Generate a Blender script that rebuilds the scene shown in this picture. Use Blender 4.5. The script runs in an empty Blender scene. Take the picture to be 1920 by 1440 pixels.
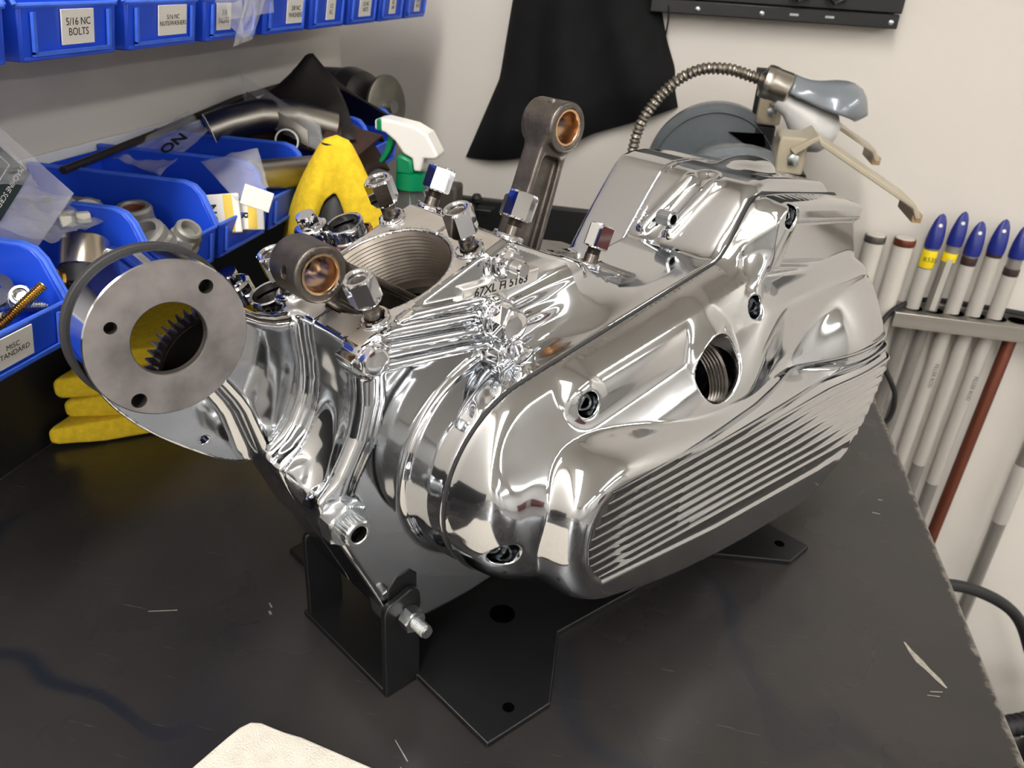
import bpy, bmesh, math, random
import numpy as np
from mathutils import Vector, Matrix
random.seed(7); np.random.seed(7)
SC = bpy.context.scene
COL = SC.collection
PI = math.pi
R = math.radians

# ------------------------------------------------------------------ camera
cam_d = bpy.data.cameras.new('camera'); cam = bpy.data.objects.new('camera', cam_d); COL.objects.link(cam)
cam_d.sensor_width = 36.0; cam_d.lens = 1490.0/1920.0*36.0; cam_d.clip_start = 0.02
def cam_axes(pitch, roll, yaw):
    fw = Vector((math.sin(yaw)*math.cos(pitch), math.cos(yaw)*math.cos(pitch), -math.sin(pitch)))
    r = Vector((math.cos(yaw), -math.sin(yaw), 0)); u = r.cross(fw)
    return r*math.cos(roll)+u*math.sin(roll), u*math.cos(roll)-r*math.sin(roll), fw
_r, _u, _f = cam_axes(R(27.4), R(3.7), R(-10.6))
cam.matrix_world = Matrix(((_r.x,_u.x,-_f.x,0),(_r.y,_u.y,-_f.y,0),(_r.z,_u.z,-_f.z,0.45),(0,0,0,1)))
SC.camera = cam
cam_d.dof.use_dof = True; cam_d.dof.focus_distance = 0.50; cam_d.dof.aperture_fstop = 16.0

# ------------------------------------------------------------------ world, exposure
W = bpy.data.worlds.new('workshop'); SC.world = W; W.use_nodes = True
W.node_tree.nodes['Background'].inputs[0].default_value = (0.9,0.92,1,1)
W.node_tree.nodes['Background'].inputs[1].default_value = 0.05
SC.view_settings.view_transform = 'Standard'; SC.view_settings.look = 'None'
SC.view_settings.gamma = 1.0; SC.view_settings.use_curve_mapping = False
SC.view_settings.exposure = 0.0
SC.cycles.max_bounces = 10; SC.cycles.glossy_bounces = 6; SC.cycles.transmission_bounces = 8
SC.cycles.sample_clamp_indirect = 8.0; SC.cycles.caustics_reflective = False; SC.cycles.caustics_refractive = False

# ------------------------------------------------------------------ materials
def lin(c):
    return tuple(((v/255)/12.92 if v/255 <= .04045 else (((v/255)+.055)/1.055)**2.4) for v in c)
def mat(name, rgb, rough=.5, metal=0.0, noise=0.0, scale=40, bump=0.0, bscale=200, emit=None, trans=0.0, alpha=1.0, coat=0.0, ior=1.45, detail=4, stretch=None, spec=None, rnoise=0.0, sss=0.0):
    m = bpy.data.materials.new(name); m.use_nodes = True
    nt = m.node_tree; b = nt.nodes['Principled BSDF']
    c = lin(rgb)
    b.inputs['Base Color'].default_value = (*c,1); b.inputs['Roughness'].default_value = rough
    b.inputs['Metallic'].default_value = metal; b.inputs['IOR'].default_value = ior
    b.inputs['Transmission Weight'].default_value = trans; b.inputs['Alpha'].default_value = alpha
    b.inputs['Coat Weight'].default_value = coat
    if spec is not None: b.inputs['Specular IOR Level'].default_value = spec
    if sss: b.inputs['Subsurface Weight'].default_value = sss; b.inputs['Subsurface Radius'].default_value = (.01,.01,.01)
    if emit: b.inputs['Emission Color'].default_value = (*emit[0],1); b.inputs['Emission Strength'].default_value = emit[1]
    tc = nt.nodes.new('ShaderNodeTexCoord'); mp = nt.nodes.new('ShaderNodeMapping')
    nt.links.new(tc.outputs['Object'], mp.inputs[0])
    if stretch: mp.inputs['Scale'].default_value = stretch
    if noise or rnoise:
        n = nt.nodes.new('ShaderNodeTexNoise'); n.inputs['Scale'].default_value = scale; n.inputs['Detail'].default_value = detail
        nt.links.new(mp.outputs[0], n.inputs['Vector'])
        if noise:
            mr = nt.nodes.new('ShaderNodeMapRange'); mr.inputs[1].default_value = .3; mr.inputs[2].default_value = .7
            mr.inputs[3].default_value = 1-noise; mr.inputs[4].default_value = 1+noise
            nt.links.new(n.outputs[0], mr.inputs[0])
            mx = nt.nodes.new('ShaderNodeMix'); mx.data_type = 'RGBA'; mx.blend_type = 'MULTIPLY'; mx.inputs[0].default_value = 1
            mx.inputs[6].default_value = (*c,1); nt.links.new(mr.outputs[0], mx.inputs[7]); nt.links.new(mx.outputs[2], b.inputs['Base Color'])
        if rnoise:
            mr = nt.nodes.new('ShaderNodeMapRange'); mr.inputs[1].default_value = .3; mr.inputs[2].default_value = .7
            mr.inputs[3].default_value = max(.01,rough-rnoise); mr.inputs[4].default_value = rough+rnoise
            nt.links.new(n.outputs[0], mr.inputs[0]); nt.links.new(mr.outputs[0], b.inputs['Roughness'])
    if bump:
        n2 = nt.nodes.new('ShaderNodeTexNoise'); n2.inputs['Scale'].default_value = bscale; n2.inputs['Detail'].default_value = 3
        nt.links.new(mp.outputs[0], n2.inputs['Vector'])
        bp = nt.nodes.new('ShaderNodeBump'); bp.inputs['Strength'].default_value = bump; bp.inputs['Distance'].default_value = .001
        nt.links.new(n2.outputs[0], bp.inputs['Height']); nt.links.new(bp.outputs[0], b.inputs['Normal'])
    return m

# ------------------------------------------------------------------ mesh helpers
class MB:
    """collects triangles / quads of one part"""
    def __init__(s): s.v = []; s.f = []; s.m = []
    def add(s, v, f, mi=0):
        o = len(s.v); s.v += [tuple(p) for p in v]; s.f += [tuple(i+o for i in q) for q in f]; s.m += [mi]*len(f); return s
    def box(s, lo, hi, mi=0, rot=None, at=None):
        v = [Vector((x,y,z)) for z in (lo[2],hi[2]) for y in (lo[1],hi[1]) for x in (lo[0],hi[0])]
        if rot is not None: v = [rot @ p for p in v]
        if at is not None: v = [p+Vector(at) for p in v]
        return s.add(v, [(0,2,3,1),(4,5,7,6),(0,1,5,4),(2,6,7,3),(0,4,6,2),(1,3,7,5)], mi)
    def lathe(s, prof, n=24, o=(0,0,0), ax=(0,0,1), mi=0, shape=None, cap=True, ref=None):
        ax = Vector(ax).normalized(); a = Vector(ref) if ref is not None else ax.orthogonal()
        a = (a-ax*a.dot(ax)).normalized(); b = ax.cross(a); o = Vector(o); v = []; f = []
        for r, h in prof:
            for k in range(n):
                t = 2*PI*k/n; q = r if shape is None else shape(r, t)
                v.append(o+ax*h+a*(q*math.cos(t))+b*(q*math.sin(t)))
        m = len(prof)
        for i in range(m-1):
            for k in range(n): f.append((i*n+k, i*n+(k+1)%n, (i+1)*n+(k+1)%n, (i+1)*n+k))
        if cap:
            if prof[0][0] > 1e-6: f.append(tuple(range(n-1,-1,-1)))
            if prof[-1][0] > 1e-6: f.append(tuple((m-1)*n+k for k in range(n)))
        return s.add(v, f, mi)
    def cyl(s, p0, p1, r0, r1=None, n=20, mi=0, cap=True):
        p0, p1 = Vector(p0), Vector(p1); return s.lathe([(r0,0),(r0 if r1 is None else r1,(p1-p0).length)], n, p0, p1-p0, mi, cap=cap)
    def hexa(s, p0, ax, af, h, mi=0, bore=0.0, top=True, ref=None, ch=.12, depth=None):
        a = af/2
        def sh(r, t):
            hx = a/math.cos(((t+PI/6) % (PI/3))-PI/6); return min(r, hx)
        c = af*ch; Rr = a*1.16
        pr = [(a*.99,0),(Rr,c*.6),(Rr,h-c*.6),(a*.99,h)] if top else [(Rr,0),(Rr,h-c*.6),(a*.99,h)]
        if bore:
            d = depth if depth else h*.5
            pr = pr+[(bore+.06*af,h),(bore,h-.05*af),(bore,h-d),(0.0001,h-d)]
        return s.lathe(pr, 48, p0, ax, mi, shape=sh, cap=True, ref=ref)
    def tube(s, pts, r, n=10, mi=0, cap=True, closed=False):
        P = [Vector(p) for p in pts]; m = len(P); v = []; f = []; up = None
        for i in range(m):
            t = (P[min(i+1,m-1)]-P[max(i-1,0)]).normalized()
            if up is None: up = t.orthogonal().normalized()
            up = (up-t*up.dot(t)).normalized(); b = t.cross(up)
            rr = r[i] if isinstance(r,(list,tuple)) else r
            for k in range(n): a = 2*PI*k/n; v.append(P[i]+up*(rr*math.cos(a))+b*(rr*math.sin(a)))
        for i in range(m-1):
            for k in range(n): f.append((i*n+k, i*n+(k+1)%n, (i+1)*n+(k+1)%n, (i+1)*n+k))
        if cap: f.append(tuple(range(n-1,-1,-1))); f.append(tuple((m-1)*n+k for k in range(n)))
        return s.add(v, f, mi)
    def prism(s, poly, z0, z1, tf=None, mi=0):
        """poly in local xy, extruded along local z; tf maps local -> part"""
        tf = tf or (lambda p: p); n = len(poly)
        v = [tf(Vector((p[0],p[1],z0))) for p in poly]+[tf(Vector((p[0],p[1],z1))) for p in poly]
        f = [tuple(range(n-1,-1,-1)), tuple(range(n,2*n))]+[(i,(i+1)%n,n+(i+1)%n,n+i) for i in range(n)]
        return s.add(v, f, mi)
    def grid(s, nu, nv, fn, mi=0):
        v = [fn(i/(nu-1), j/(nv-1)) for i in range(nu) for j in range(nv)]
        return s.add(v, [(i*nv+j,(i+1)*nv+j,(i+1)*nv+j+1,i*nv+j+1) for i in range(nu-1) for j in range(nv-1)], mi)
    def build(s, name, mats, parent=None, smooth=True, ang=32, bevel=0.0, bseg=2, scale=1.0, solid=0.0, sub=0):
        me = bpy.data.meshes.new(name)
        me.from_pydata([tuple(c*scale for c in p) for p in s.v], [], s.f)
        mats = mats if isinstance(mats,(list,tuple)) else [mats]
        for q in mats: me.materials.append(q)
        if any(s.m): me.polygons.foreach_set('material_index', s.m)
        bm = bmesh.new(); bm.from_mesh(me); bmesh.ops.remove_doubles(bm, verts=bm.verts, dist=1e-7)
        bmesh.ops.recalc_face_normals(bm, faces=bm.faces); bm.to_mesh(me); bm.free()
        if smooth:
            me.polygons.foreach_set('use_smooth', [True]*len(me.polygons))
            me.set_sharp_from_angle(angle=R(ang))
        me.update()
        o = bpy.data.objects.new(name, me); COL.objects.link(o)
        if parent is not None: o.parent = parent
        if solid:
            md = o.modifiers.new('thickness','SOLIDIFY'); md.thickness = solid; md.offset = 0
        if bevel:
            md = o.modifiers.new('bevel','BEVEL'); md.width = bevel; md.segments = bseg; md.limit_method = 'ANGLE'; md.angle_limit = R(35); md.harden_normals = False
        if sub:
            md = o.modifiers.new('sub','SUBSURF'); md.levels = sub; md.render_levels = sub
        return o
def bool_cut(o, cutters):
    """subtract the cutter objects for good and delete them"""
    for c in cutters:
        md = o.modifiers.new('cut','BOOLEAN'); md.operation = 'DIFFERENCE'; md.object = c; md.solver = 'EXACT'
    bpy.context.view_layer.update()
    dg = bpy.context.evaluated_depsgraph_get(); me = bpy.data.meshes.new_from_object(o.evaluated_get(dg))
    o.modifiers.clear(); old = o.data; o.data = me; me.name = old.name
    for c in cutters: bpy.data.objects.remove(c)
    me.set_sharp_from_angle(angle=R(30))
    return o
def tag(o, label=None, cat=None, group=None, kind=None):
    if label: o['label'] = label
    if cat: o['category'] = cat
    if group: o['group'] = group
    if kind: o['kind'] = kind
    return o
def thing(name, label, cat, loc=(0,0,0), rot=(0,0,0), group=None):
    o = bpy.data.objects.new(name, None); COL.objects.link(o); o.location = loc; o.rotation_euler = rot
    o.empty_display_size = .02
    return tag(o, label, cat, group)
def dup(root, loc=None, rot=None, label=None, group=None):
    r = root.copy(); COL.objects.link(r)
    if loc is not None: r.location = loc
    if rot is not None: r.rotation_euler = rot
    if label: r['label'] = label
    if group: r['group'] = group
    for ch in list(root.children):
        c = ch.copy(); COL.objects.link(c); c.parent = r
        for g in list(ch.children):
            d = g.copy(); COL.objects.link(d); d.parent = c
    return r
def text_part(body, name, m, parent, mat4, size, align='CENTER', ext=.0001, bold=0.0, spacing=1.0, line=.95):
    cu = bpy.data.curves.new(name, 'FONT'); cu.body = body; cu.size = size; cu.align_x = align; cu.align_y = 'CENTER'
    cu.extrude = ext; cu.offset = bold; cu.space_character = spacing; cu.space_line = line; cu.resolution_u = 3
    o = bpy.data.objects.new(name, cu); COL.objects.link(o)
    dg = bpy.context.evaluated_depsgraph_get(); me = bpy.data.meshes.new_from_object(o.evaluated_get(dg))
    bpy.data.objects.remove(o); bpy.data.curves.remove(cu)
    me.materials.clear(); me.materials.append(m)
    o = bpy.data.objects.new(name, me); COL.objects.link(o); me.name = name
    if parent is not None: o.parent = parent
    o.matrix_local = mat4
    return o
def frame(o, x, y, z=None):
    """matrix with given axes"""
    x = Vector(x).normalized(); y = Vector(y); y = (y-x*y.dot(x)).normalized(); z = x.cross(y)
    return Matrix(((x.x,y.x,z.x,o[0]),(x.y,y.y,z.y,o[1]),(x.z,y.z,z.z,o[2]),(0,0,0,1)))

# ------------------------------------------------------------------ implicit surfaces (millimetres)
def smax(a, b, k):
    h = np.clip(.5+.5*(a-b)/k, 0, 1); return b+(a-b)*h+k*h*(1-h)
def smin(a, b, k): return -smax(-a, -b, k)
def sstep(x, a, b):
    t = np.clip((x-a)/(b-a), 0, 1); return t*t*(3-2*t)
def poly2(px, pz, pts):
    """signed distance to a closed polygon, negative inside"""
    px, pz = np.broadcast_arrays(px, pz); d = np.full(px.shape, 1e9, np.float32); inside = np.zeros(px.shape, bool)
    n = len(pts)
    for i in range(n):
        ax, az = pts[i]; bx, bz = pts[(i+1) % n]; ex, ez = bx-ax, bz-az
        wx, wz = px-ax, pz-az; t = np.clip((wx*ex+wz*ez)/(ex*ex+ez*ez+1e-9), 0, 1)
        d = np.minimum(d, (wx-ex*t)**2+(wz-ez*t)**2)
        c1 = (az > pz) != (bz > pz)
        if ez != 0: inside ^= c1 & (px < ex*(pz-az)/ez+ax)
    d = np.sqrt(d); return np.where(inside, -d, d).astype(np.float32)
class Grid2:
    """a 2D function sampled on a grid, smoothed, read back through cubic B-splines"""
    def __init__(s, fn, lo, hi, h=1.0, blur=1):
        s.lo = lo; s.h = h; s.n = (int((hi[0]-lo[0])/h)+1, int((hi[1]-lo[1])/h)+1)
        xs = lo[0]+h*np.arange(s.n[0]); zs = lo[1]+h*np.arange(s.n[1])
        g = np.array(fn(xs[:,None].astype(np.float32), zs[None,:].astype(np.float32)), np.float32)
        for _ in range(blur):
            q = np.pad(g, 1, 'edge'); g = (q[:-2,1:-1]+2*q[1:-1,1:-1]+q[2:,1:-1])/4
            q = np.pad(g, 1, 'edge'); g = (q[1:-1,:-2]+2*q[1:-1,1:-1]+q[1:-1,2:])/4
        s.g = g
    def __call__(s, x, z):
        x, z = np.broadcast_arrays(x, z); sh = x.shape
        u = np.clip((x-s.lo[0])/s.h, 1, s.n[0]-3.001).ravel(); w = np.clip((z-s.lo[1])/s.h, 1, s.n[1]-3.001).ravel()
        i = u.astype(np.int32); j = w.astype(np.int32); a = (u-i).astype(np.float32); b = (w-j).astype(np.float32)
        def bs(t): return ((1-t)**3/6, (3*t**3-6*t*t+4)/6, (-3*t**3+3*t*t+3*t+1)/6, t**3/6)
        A, B = bs(a), bs(b); out = np.zeros(len(u), np.float32)
        for k in range(4):
            r = np.zeros(len(u), np.float32)
            for l in range(4): r += B[l]*s.g[i+k-1, j+l-1]
            out += A[k]*r
        return out.reshape(sh)
def chaikin(pts, it=2, keep=()):
    for _ in range(it):
        q = []; n = len(pts)
        for i in range(n):
            a, b = pts[i], pts[(i+1) % n]
            q += [(a[0]*.75+b[0]*.25, a[1]*.75+b[1]*.25), (a[0]*.25+b[0]*.75, a[1]*.25+b[1]*.75)]
        pts = q
    return pts
def capsule(x, y, z, a, b, r, r2=None):
    ax, ay, az = a; ex, ey, ez = b[0]-ax, b[1]-ay, b[2]-az
    t = np.clip(((x-ax)*ex+(y-ay)*ey+(z-az)*ez)/(ex*ex+ey*ey+ez*ez+1e-9), 0, 1)
    rr = r if r2 is None else r+(r2-r)*t
    return np.sqrt((x-ax-ex*t)**2+(y-ay-ey*t)**2+(z-az-ez*t)**2)-rr
def cylax(x, y, z, c, ax, r):
    """infinite cylinder"""
    ax = np.array(ax, float); ax = ax/np.linalg.norm(ax)
    dx, dy, dz = x-c[0], y-c[1], z-c[2]; t = dx*ax[0]+dy*ax[1]+dz*ax[2]
    return np.sqrt(np.maximum(dx*dx+dy*dy+dz*dz-t*t, 0))-r, t
def ellipsoid(x, y, z, c, r):
    k = np.sqrt(((x-c[0])/r[0])**2+((y-c[1])/r[1])**2+((z-c[2])/r[2])**2); return (k-1)*min(r)
def mesh_sdf(name, f, lo, hi, h, mats, parent, pick=None, newton=2):
    xs, ys, zs = [np.arange(lo[i], hi[i]+h, h, dtype=np.float32) for i in range(3)]
    g = f(xs[:,None,None], ys[None,:,None], zs[None,None,:]).astype(np.float32)
    g = np.broadcast_to(g, (len(xs),len(ys),len(zs)))
    ins = g < 0
    nx, ny, nz = g.shape
    c = np.zeros((nx-1,ny-1,nz-1), np.uint8)
    for i in (0,1):
        for j in (0,1):
            for k in (0,1): c += ins[i:nx-1+i, j:ny-1+j, k:nz-1+k]
    act = (c > 0) & (c < 8); idx = np.full(act.shape, -1, np.int64); cells = np.argwhere(act); idx[act] = np.arange(len(cells))
    acc = np.zeros((len(cells),3)); cnt = np.zeros(len(cells))
    ci, cj, ck = cells.T
    cor = [(0,0,0),(1,0,0),(0,1,0),(1,1,0),(0,0,1),(1,0,1),(0,1,1),(1,1,1)]
    for a, b in [(0,1),(2,3),(4,5),(6,7),(0,2),(1,3),(4,6),(5,7),(0,4),(1,5),(2,6),(3,7)]:
        A, B = cor[a], cor[b]
        va = g[ci+A[0],cj+A[1],ck+A[2]]; vb = g[ci+B[0],cj+B[1],ck+B[2]]
        m = (va < 0) != (vb < 0); t = np.where(m, va/np.where(m, va-vb, 1), 0)
        p = np.array(A)[None]+t[:,None]*(np.array(B)-np.array(A))[None]
        acc += p*m[:,None]; cnt += m
    P = (cells+acc/cnt[:,None])*h+np.array(lo)
    e = .35
    def val(Q): return f(Q[:,0], Q[:,1], Q[:,2]).astype(np.float64)
    def grad(Q):
        return np.stack([val(Q+np.eye(3)[i]*e)-val(Q-np.eye(3)[i]*e) for i in range(3)],1)/(2*e)
    P0 = P.copy()
    for _ in range(newton):
        G = grad(P); v = val(P); st = -(v/np.maximum((G*G).sum(1), .05))[:,None]*G
        L = np.linalg.norm(st, axis=1, keepdims=True); P = P+st*np.minimum(1, .5*h/np.maximum(L,1e-9))
    dd = P-P0; L = np.linalg.norm(dd, axis=1, keepdims=True); P = P0+dd*np.minimum(1, .8*h/np.maximum(L,1e-9))
    quads = []
    for axis in range(3):
        a = np.moveaxis(ins, axis, 0); s0 = a[:-1]; s1 = a[1:]
        ch = np.argwhere(s0 != s1)
        o1, o2 = [(1,2),(2,0),(0,1)][axis]
        full = np.zeros((len(ch),3), np.int64); full[:,axis] = ch[:,0]; rest = [q for q in range(3) if q != axis]
        full[:,rest[0]] = ch[:,1]; full[:,rest[1]] = ch[:,2]
        ok = (full[:,o1] > 0) & (full[:,o2] > 0) & (full[:,o1] < idx.shape[o1]) & (full[:,o2] < idx.shape[o2])
        sgn = s0[tuple(ch.T)][ok]; full = full[ok]
        def at(d1, d2):
            q = full.copy(); q[:,o1] -= d1; q[:,o2] -= d2; return idx[tuple(q.T)]
        Q = np.stack([at(1,1), at(0,1), at(0,0), at(1,0)],1)
        Q[~sgn] = Q[~sgn][:,::-1]; quads.append(Q)
    Q = np.concatenate(quads); Q = Q[(Q >= 0).all(1)]
    me = bpy.data.meshes.new(name); me.vertices.add(len(P)); me.vertices.foreach_set('co', (P*.001).astype(np.float32).ravel())
    me.loops.add(len(Q)*4); me.loops.foreach_set('vertex_index', Q.ravel().astype(np.int32))
    me.polygons.add(len(Q)); me.polygons.foreach_set('loop_start', np.arange(0,len(Q)*4,4,dtype=np.int32))
    mats = mats if isinstance(mats,(list,tuple)) else [mats]
    for q in mats: me.materials.append(q)
    N = grad(P); N /= np.maximum(np.linalg.norm(N,axis=1,keepdims=True),1e-9)
    if pick is not None:
        C = P[Q].mean(1); FN = N[Q].mean(1); me.polygons.foreach_set('material_index', pick(C, FN).astype(np.int32))
    me.polygons.foreach_set('use_smooth', np.ones(len(Q), bool))
    me.update(calc_edges=True); me.validate()
    if len(me.vertices) == len(N): me.normals_split_custom_set_from_vertices(N.tolist())
    o = bpy.data.objects.new(name, me); COL.objects.link(o)
    if parent is not None: o.parent = parent
    return o

# ------------------------------------------------------------------ shared materials
M = {}
M['wall'] = mat('white_painted_wall', (205,199,190), .6, noise=.02, scale=3, bump=.25, bscale=90)
M['ceiling'] = mat('white_ceiling', (240,238,232), .8)
M['floor'] = mat('dark_grey_floor', (112,109,105), .35, noise=.15, scale=6)
M['polish'] = mat('polished_aluminium', (200,202,205), .075, 1.0, bump=.02, bscale=25, rnoise=.02, scale=30)
M['satin'] = mat('machined_aluminium', (228,223,216), .38, 1.0, noise=.06, scale=60, bump=.08, bscale=400)
M['stain'] = mat('stained_aluminium', (168,163,162), .42, 1.0, noise=.38, scale=38, detail=6, bump=.06, bscale=500)
M['bore'] = mat('bored_aluminium', (178,168,156), .36, 1.0, noise=.1, scale=60)
M['cast'] = mat('grey_cast_interior', (92,88,82), .5, .9, noise=.2, scale=80, bump=.2, bscale=300)
M['chrome'] = mat('chrome', (225,226,230), .05, 1.0)
M['zinc'] = mat('zinc_plated_steel', (186,189,190), .28, 1.0, noise=.1, scale=200)
M['steel'] = mat('dark_steel', (104,98,92), .38, .95, noise=.18, scale=120, bump=.3, bscale=600)
M['stud'] = mat('stud_steel', (110,104,98), .30, 1.0, noise=.1, scale=200)
M['bronze'] = mat('bronze_bushing', (206,172,136), .24, 1.0)
M['brass'] = mat('brass', (200,160,85), .25, 1.0)
M['dark'] = mat('oily_steel_and_shade', (45,42,40), .4, .8)  # also colours in the shade of screw sockets and the filler hole
M['gasket'] = mat('dark_gasket', (46,45,46), .6, bump=.3, bscale=600)
M['blackpaint'] = mat('black_painted_steel', (16,16,17), .38, noise=.1, scale=60, bump=.05, bscale=400)
M['ink'] = mat('dark_ink', (30,30,32), .7)

# ------------------------------------------------------------------ room
def struct(o): o['kind'] = 'structure'; return o
XL, YB, XR, YF, ZF, ZC = -.58, 1.345, 6.5, -7.0, -.90, 1.8
struct(MB().box((XL-.1,YF-.1,ZF),(XL,YB,ZC)).build('wall_left', M['wall'], smooth=False))
struct(MB().box((XL-.1,YB,ZF),(XR+.1,YB+.1,ZC)).build('wall_back', M['wall'], smooth=False))
M['wall2'] = mat('grey_painted_wall', (188,186,182), .6)
struct(MB().box((XR,YF,ZF),(XR+.1,YB,ZC)).build('wall_right', M['wall2'], smooth=False))
struct(MB().box((XL-.1,YF-.1,ZF),(XR+.1,YF,ZC)).build('wall_front', M['wall2'], smooth=False))
struct(MB().box((XL-.1,YF-.1,ZF-.1),(XR+.1,YB+.1,ZF)).build('floor', M['floor'], smooth=False))
struct(MB().box((XL-.1,YF-.1,ZC),(XR+.1,YB+.1,ZC+.1)).build('ceiling', M['ceiling'], smooth=False))
LAMP_POWER = 28.5
LAMP = mat('lit_diffuser', (255,255,255), .5, emit=((1,.985,.965), LAMP_POWER))
M['whitemetal'] = mat('white_enamel', (225,225,222), .4)
def ceiling_light(x, y, lx, ly, label):
    t = thing('ceiling_light', label, 'light', (x,y,ZC), group='strip lights on the ceiling')
    MB().box((-lx/2-.02,-ly/2-.02,-.05),(lx/2+.02,ly/2+.02,0)).build('housing', M['whitemetal'], t, smooth=False)
    MB().box((-lx/2,-ly/2,-.06),(lx/2,ly/2,-.045)).build('diffuser', LAMP, t, smooth=False)
WHERE = {(0,0):'nearest the back wall above the bench end',(0,1):'halfway down the row above the bench',(0,2):'farthest back in the row above the bench',(1,0):'in the middle row nearest the back wall',(1,1):'at the centre of the middle row',(1,2):'at the far end of the middle row',(2,0):'in the right row nearest the back wall',(2,1):'at the centre of the right row',(2,2):'at the far end of the right row'}
for i, x in enumerate((-.15,2.9,5.3)):
    for j, y in enumerate((-.9 if i == 0 else -.1,-3.4,-5.8)):
        ceiling_light(x, y, .30, 2.2, 'white ceiling strip light '+WHERE[(i,j)])
# ------------------------------------------------------------------ bench
def bench_material():
    m = mat('blackened_steel_sheet', (46,45,46), .27, .0, rnoise=.08, scale=5, bump=.02, bscale=120, spec=.6)
    nt = m.node_tree; b = nt.nodes['Principled BSDF']; tc = nt.nodes.new('ShaderNodeTexCoord')
    def noise(scale, vec=None, detail=5):
        n = nt.nodes.new('ShaderNodeTexNoise'); n.inputs['Scale'].default_value = scale; n.inputs['Detail'].default_value = detail
        nt.links.new(vec or tc.outputs['Object'], n.inputs['Vector']); return n
    def ramp(src, p0, p1, c0, c1):
        r = nt.nodes.new('ShaderNodeValToRGB'); r.color_ramp.elements[0].position = p0; r.color_ramp.elements[1].position = p1
        r.color_ramp.elements[0].color = (*c0,1); r.color_ramp.elements[1].color = (*c1,1); nt.links.new(src, r.inputs[0]); return r
    base = ramp(noise(7).outputs[0], .3, .75, lin((34,33,34)), lin((48,45,43)))
    # thin scratches: stretched noise in two directions
    cur = base.outputs[0]
    for rot, sc, th in ((.5,(3,160,1),.73),(-.9,(4,120,1),.735),(1.4,(3,150,1),.74)):
        mp = nt.nodes.new('ShaderNodeMapping'); mp.inputs['Rotation'].default_value = (0,0,rot); mp.inputs['Scale'].default_value = sc
        nt.links.new(tc.outputs['Object'], mp.inputs[0])
        s = ramp(noise(6, mp.outputs[0], 2).outputs[0], th, th+.03, (0,0,0), (.22,.22,.22))
        mx = nt.nodes.new('ShaderNodeMix'); mx.data_type = 'RGBA'; nt.links.new(s.outputs[0], mx.inputs[0])
        nt.links.new(cur, mx.inputs[6]); mx.inputs[7].default_value = (*lin((140,135,130)),1); cur = mx.outputs[2]
    # meandering dark stain lines
    nz = noise(3.2, None, 2); d1 = nt.nodes.new('ShaderNodeMath'); d1.operation = 'SUBTRACT'; d1.inputs[1].default_value = .5; nt.links.new(nz.outputs[0], d1.inputs[0])
    d2 = nt.nodes.new('ShaderNodeMath'); d2.operation = 'ABSOLUTE'; nt.links.new(d1.outputs[0], d2.inputs[0])
    s1 = ramp(d2.outputs[0], .004, .016, (1,1,1), (0,0,0)); s2 = ramp(noise(2.1, None, 1).outputs[0], .48, .56, (0,0,0), (.8,.8,.8))
    mm = nt.nodes.new('ShaderNodeMath'); mm.operation = 'MULTIPLY'; nt.links.new(s1.outputs[0], mm.inputs[0]); nt.links.new(s2.outputs[0], mm.inputs[1])
    mx = nt.nodes.new('ShaderNodeMix'); mx.data_type = 'RGBA'; nt.links.new(mm.outputs[0], mx.inputs[0]); nt.links.new(cur, mx.inputs[6]); mx.inputs[7].default_value = (*lin((22,27,36)),1); cur = mx.outputs[2]
    # worn bare metal along the long free edge
    sx = nt.nodes.new('ShaderNodeSeparateXYZ'); nt.links.new(tc.outputs['Object'], sx.inputs[0])
    nw = noise(130, None, 6); ad = nt.nodes.new('ShaderNodeMath'); ad.operation = 'MULTIPLY_ADD'; nt.links.new(nw.outputs[0], ad.inputs[0]); ad.inputs[1].default_value = .016; nt.links.new(sx.outputs[0], ad.inputs[2])
    s3 = ramp(ad.outputs[0], .2905, .2920, (0,0,0), (.7,.7,.7))
    mx = nt.nodes.new('ShaderNodeMix'); mx.data_type = 'RGBA'; nt.links.new(s3.outputs[0], mx.inputs[0]); nt.links.new(cur, mx.inputs[6]); mx.inputs[7].default_value = (*lin((128,122,114)),1); cur = mx.outputs[2]
    nt.links.new(cur, b.inputs['Base Color'])
    return m
M['bench'] = bench_material()
bench = thing('workbench', 'black steel topped workbench along the left wall under the engine', 'workbench', (0,0,0))
MB().box((XL+.002,-1.6,-.012),(.286,YB-.002,0)).build('bench_top', M['bench'], bench, bevel=.002)
M['bareedge'] = mat('worn_bare_steel', (150,142,132), .4, .6, noise=.3, scale=60)
M['scratch'] = mat('bare_scratched_metal', (190,186,178), .35, .8, noise=.2, scale=300)
def scr(pts, w):
    mb = MB(); n = len(pts); L = []; Rr = []
    for i, q in enumerate(pts):
        a_ = Vector(pts[min(i+1,n-1)])-Vector(pts[max(i-1,0)]); pn_ = Vector((-a_.y,a_.x)).normalized()*w*math.sin(PI*(i+.5)/n)*random.uniform(.6,1.2)
        L.append((q[0]+pn_.x,q[1]+pn_.y)); Rr.append((q[0]-pn_.x,q[1]-pn_.y))
    mb.prism(L+Rr[::-1], .00005, .0002); mb.build('bare_scratch', M['scratch'], bench, smooth=False)
scr([(.229,.522),(.2315,.514),(.236,.504),(.241,.496),(.246,.488),(.250,.481)], .0032)
scr([(.237,.474),(.246,.476)], .0006); scr([(.234,.470),(.243,.471)], .0005)
scr([(.236,.700),(.243,.699)], .0008); scr([(.246,.725),(.250,.725)], .0007)
scr([(-.262,.428),(-.258,.424)], .0012); scr([(-.258,.420),(-.255,.417)], .0012)
scr([(-.115,.317),(-.098,.303),(-.070,.292)], .0007); scr([(-.125,.335),(-.112,.322)], .0006)
scr([(-.345,.395),(-.325,.402)], .0007)
M['benchframe'] = mat('black_bench_frame', (22,22,23), .5)
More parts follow.
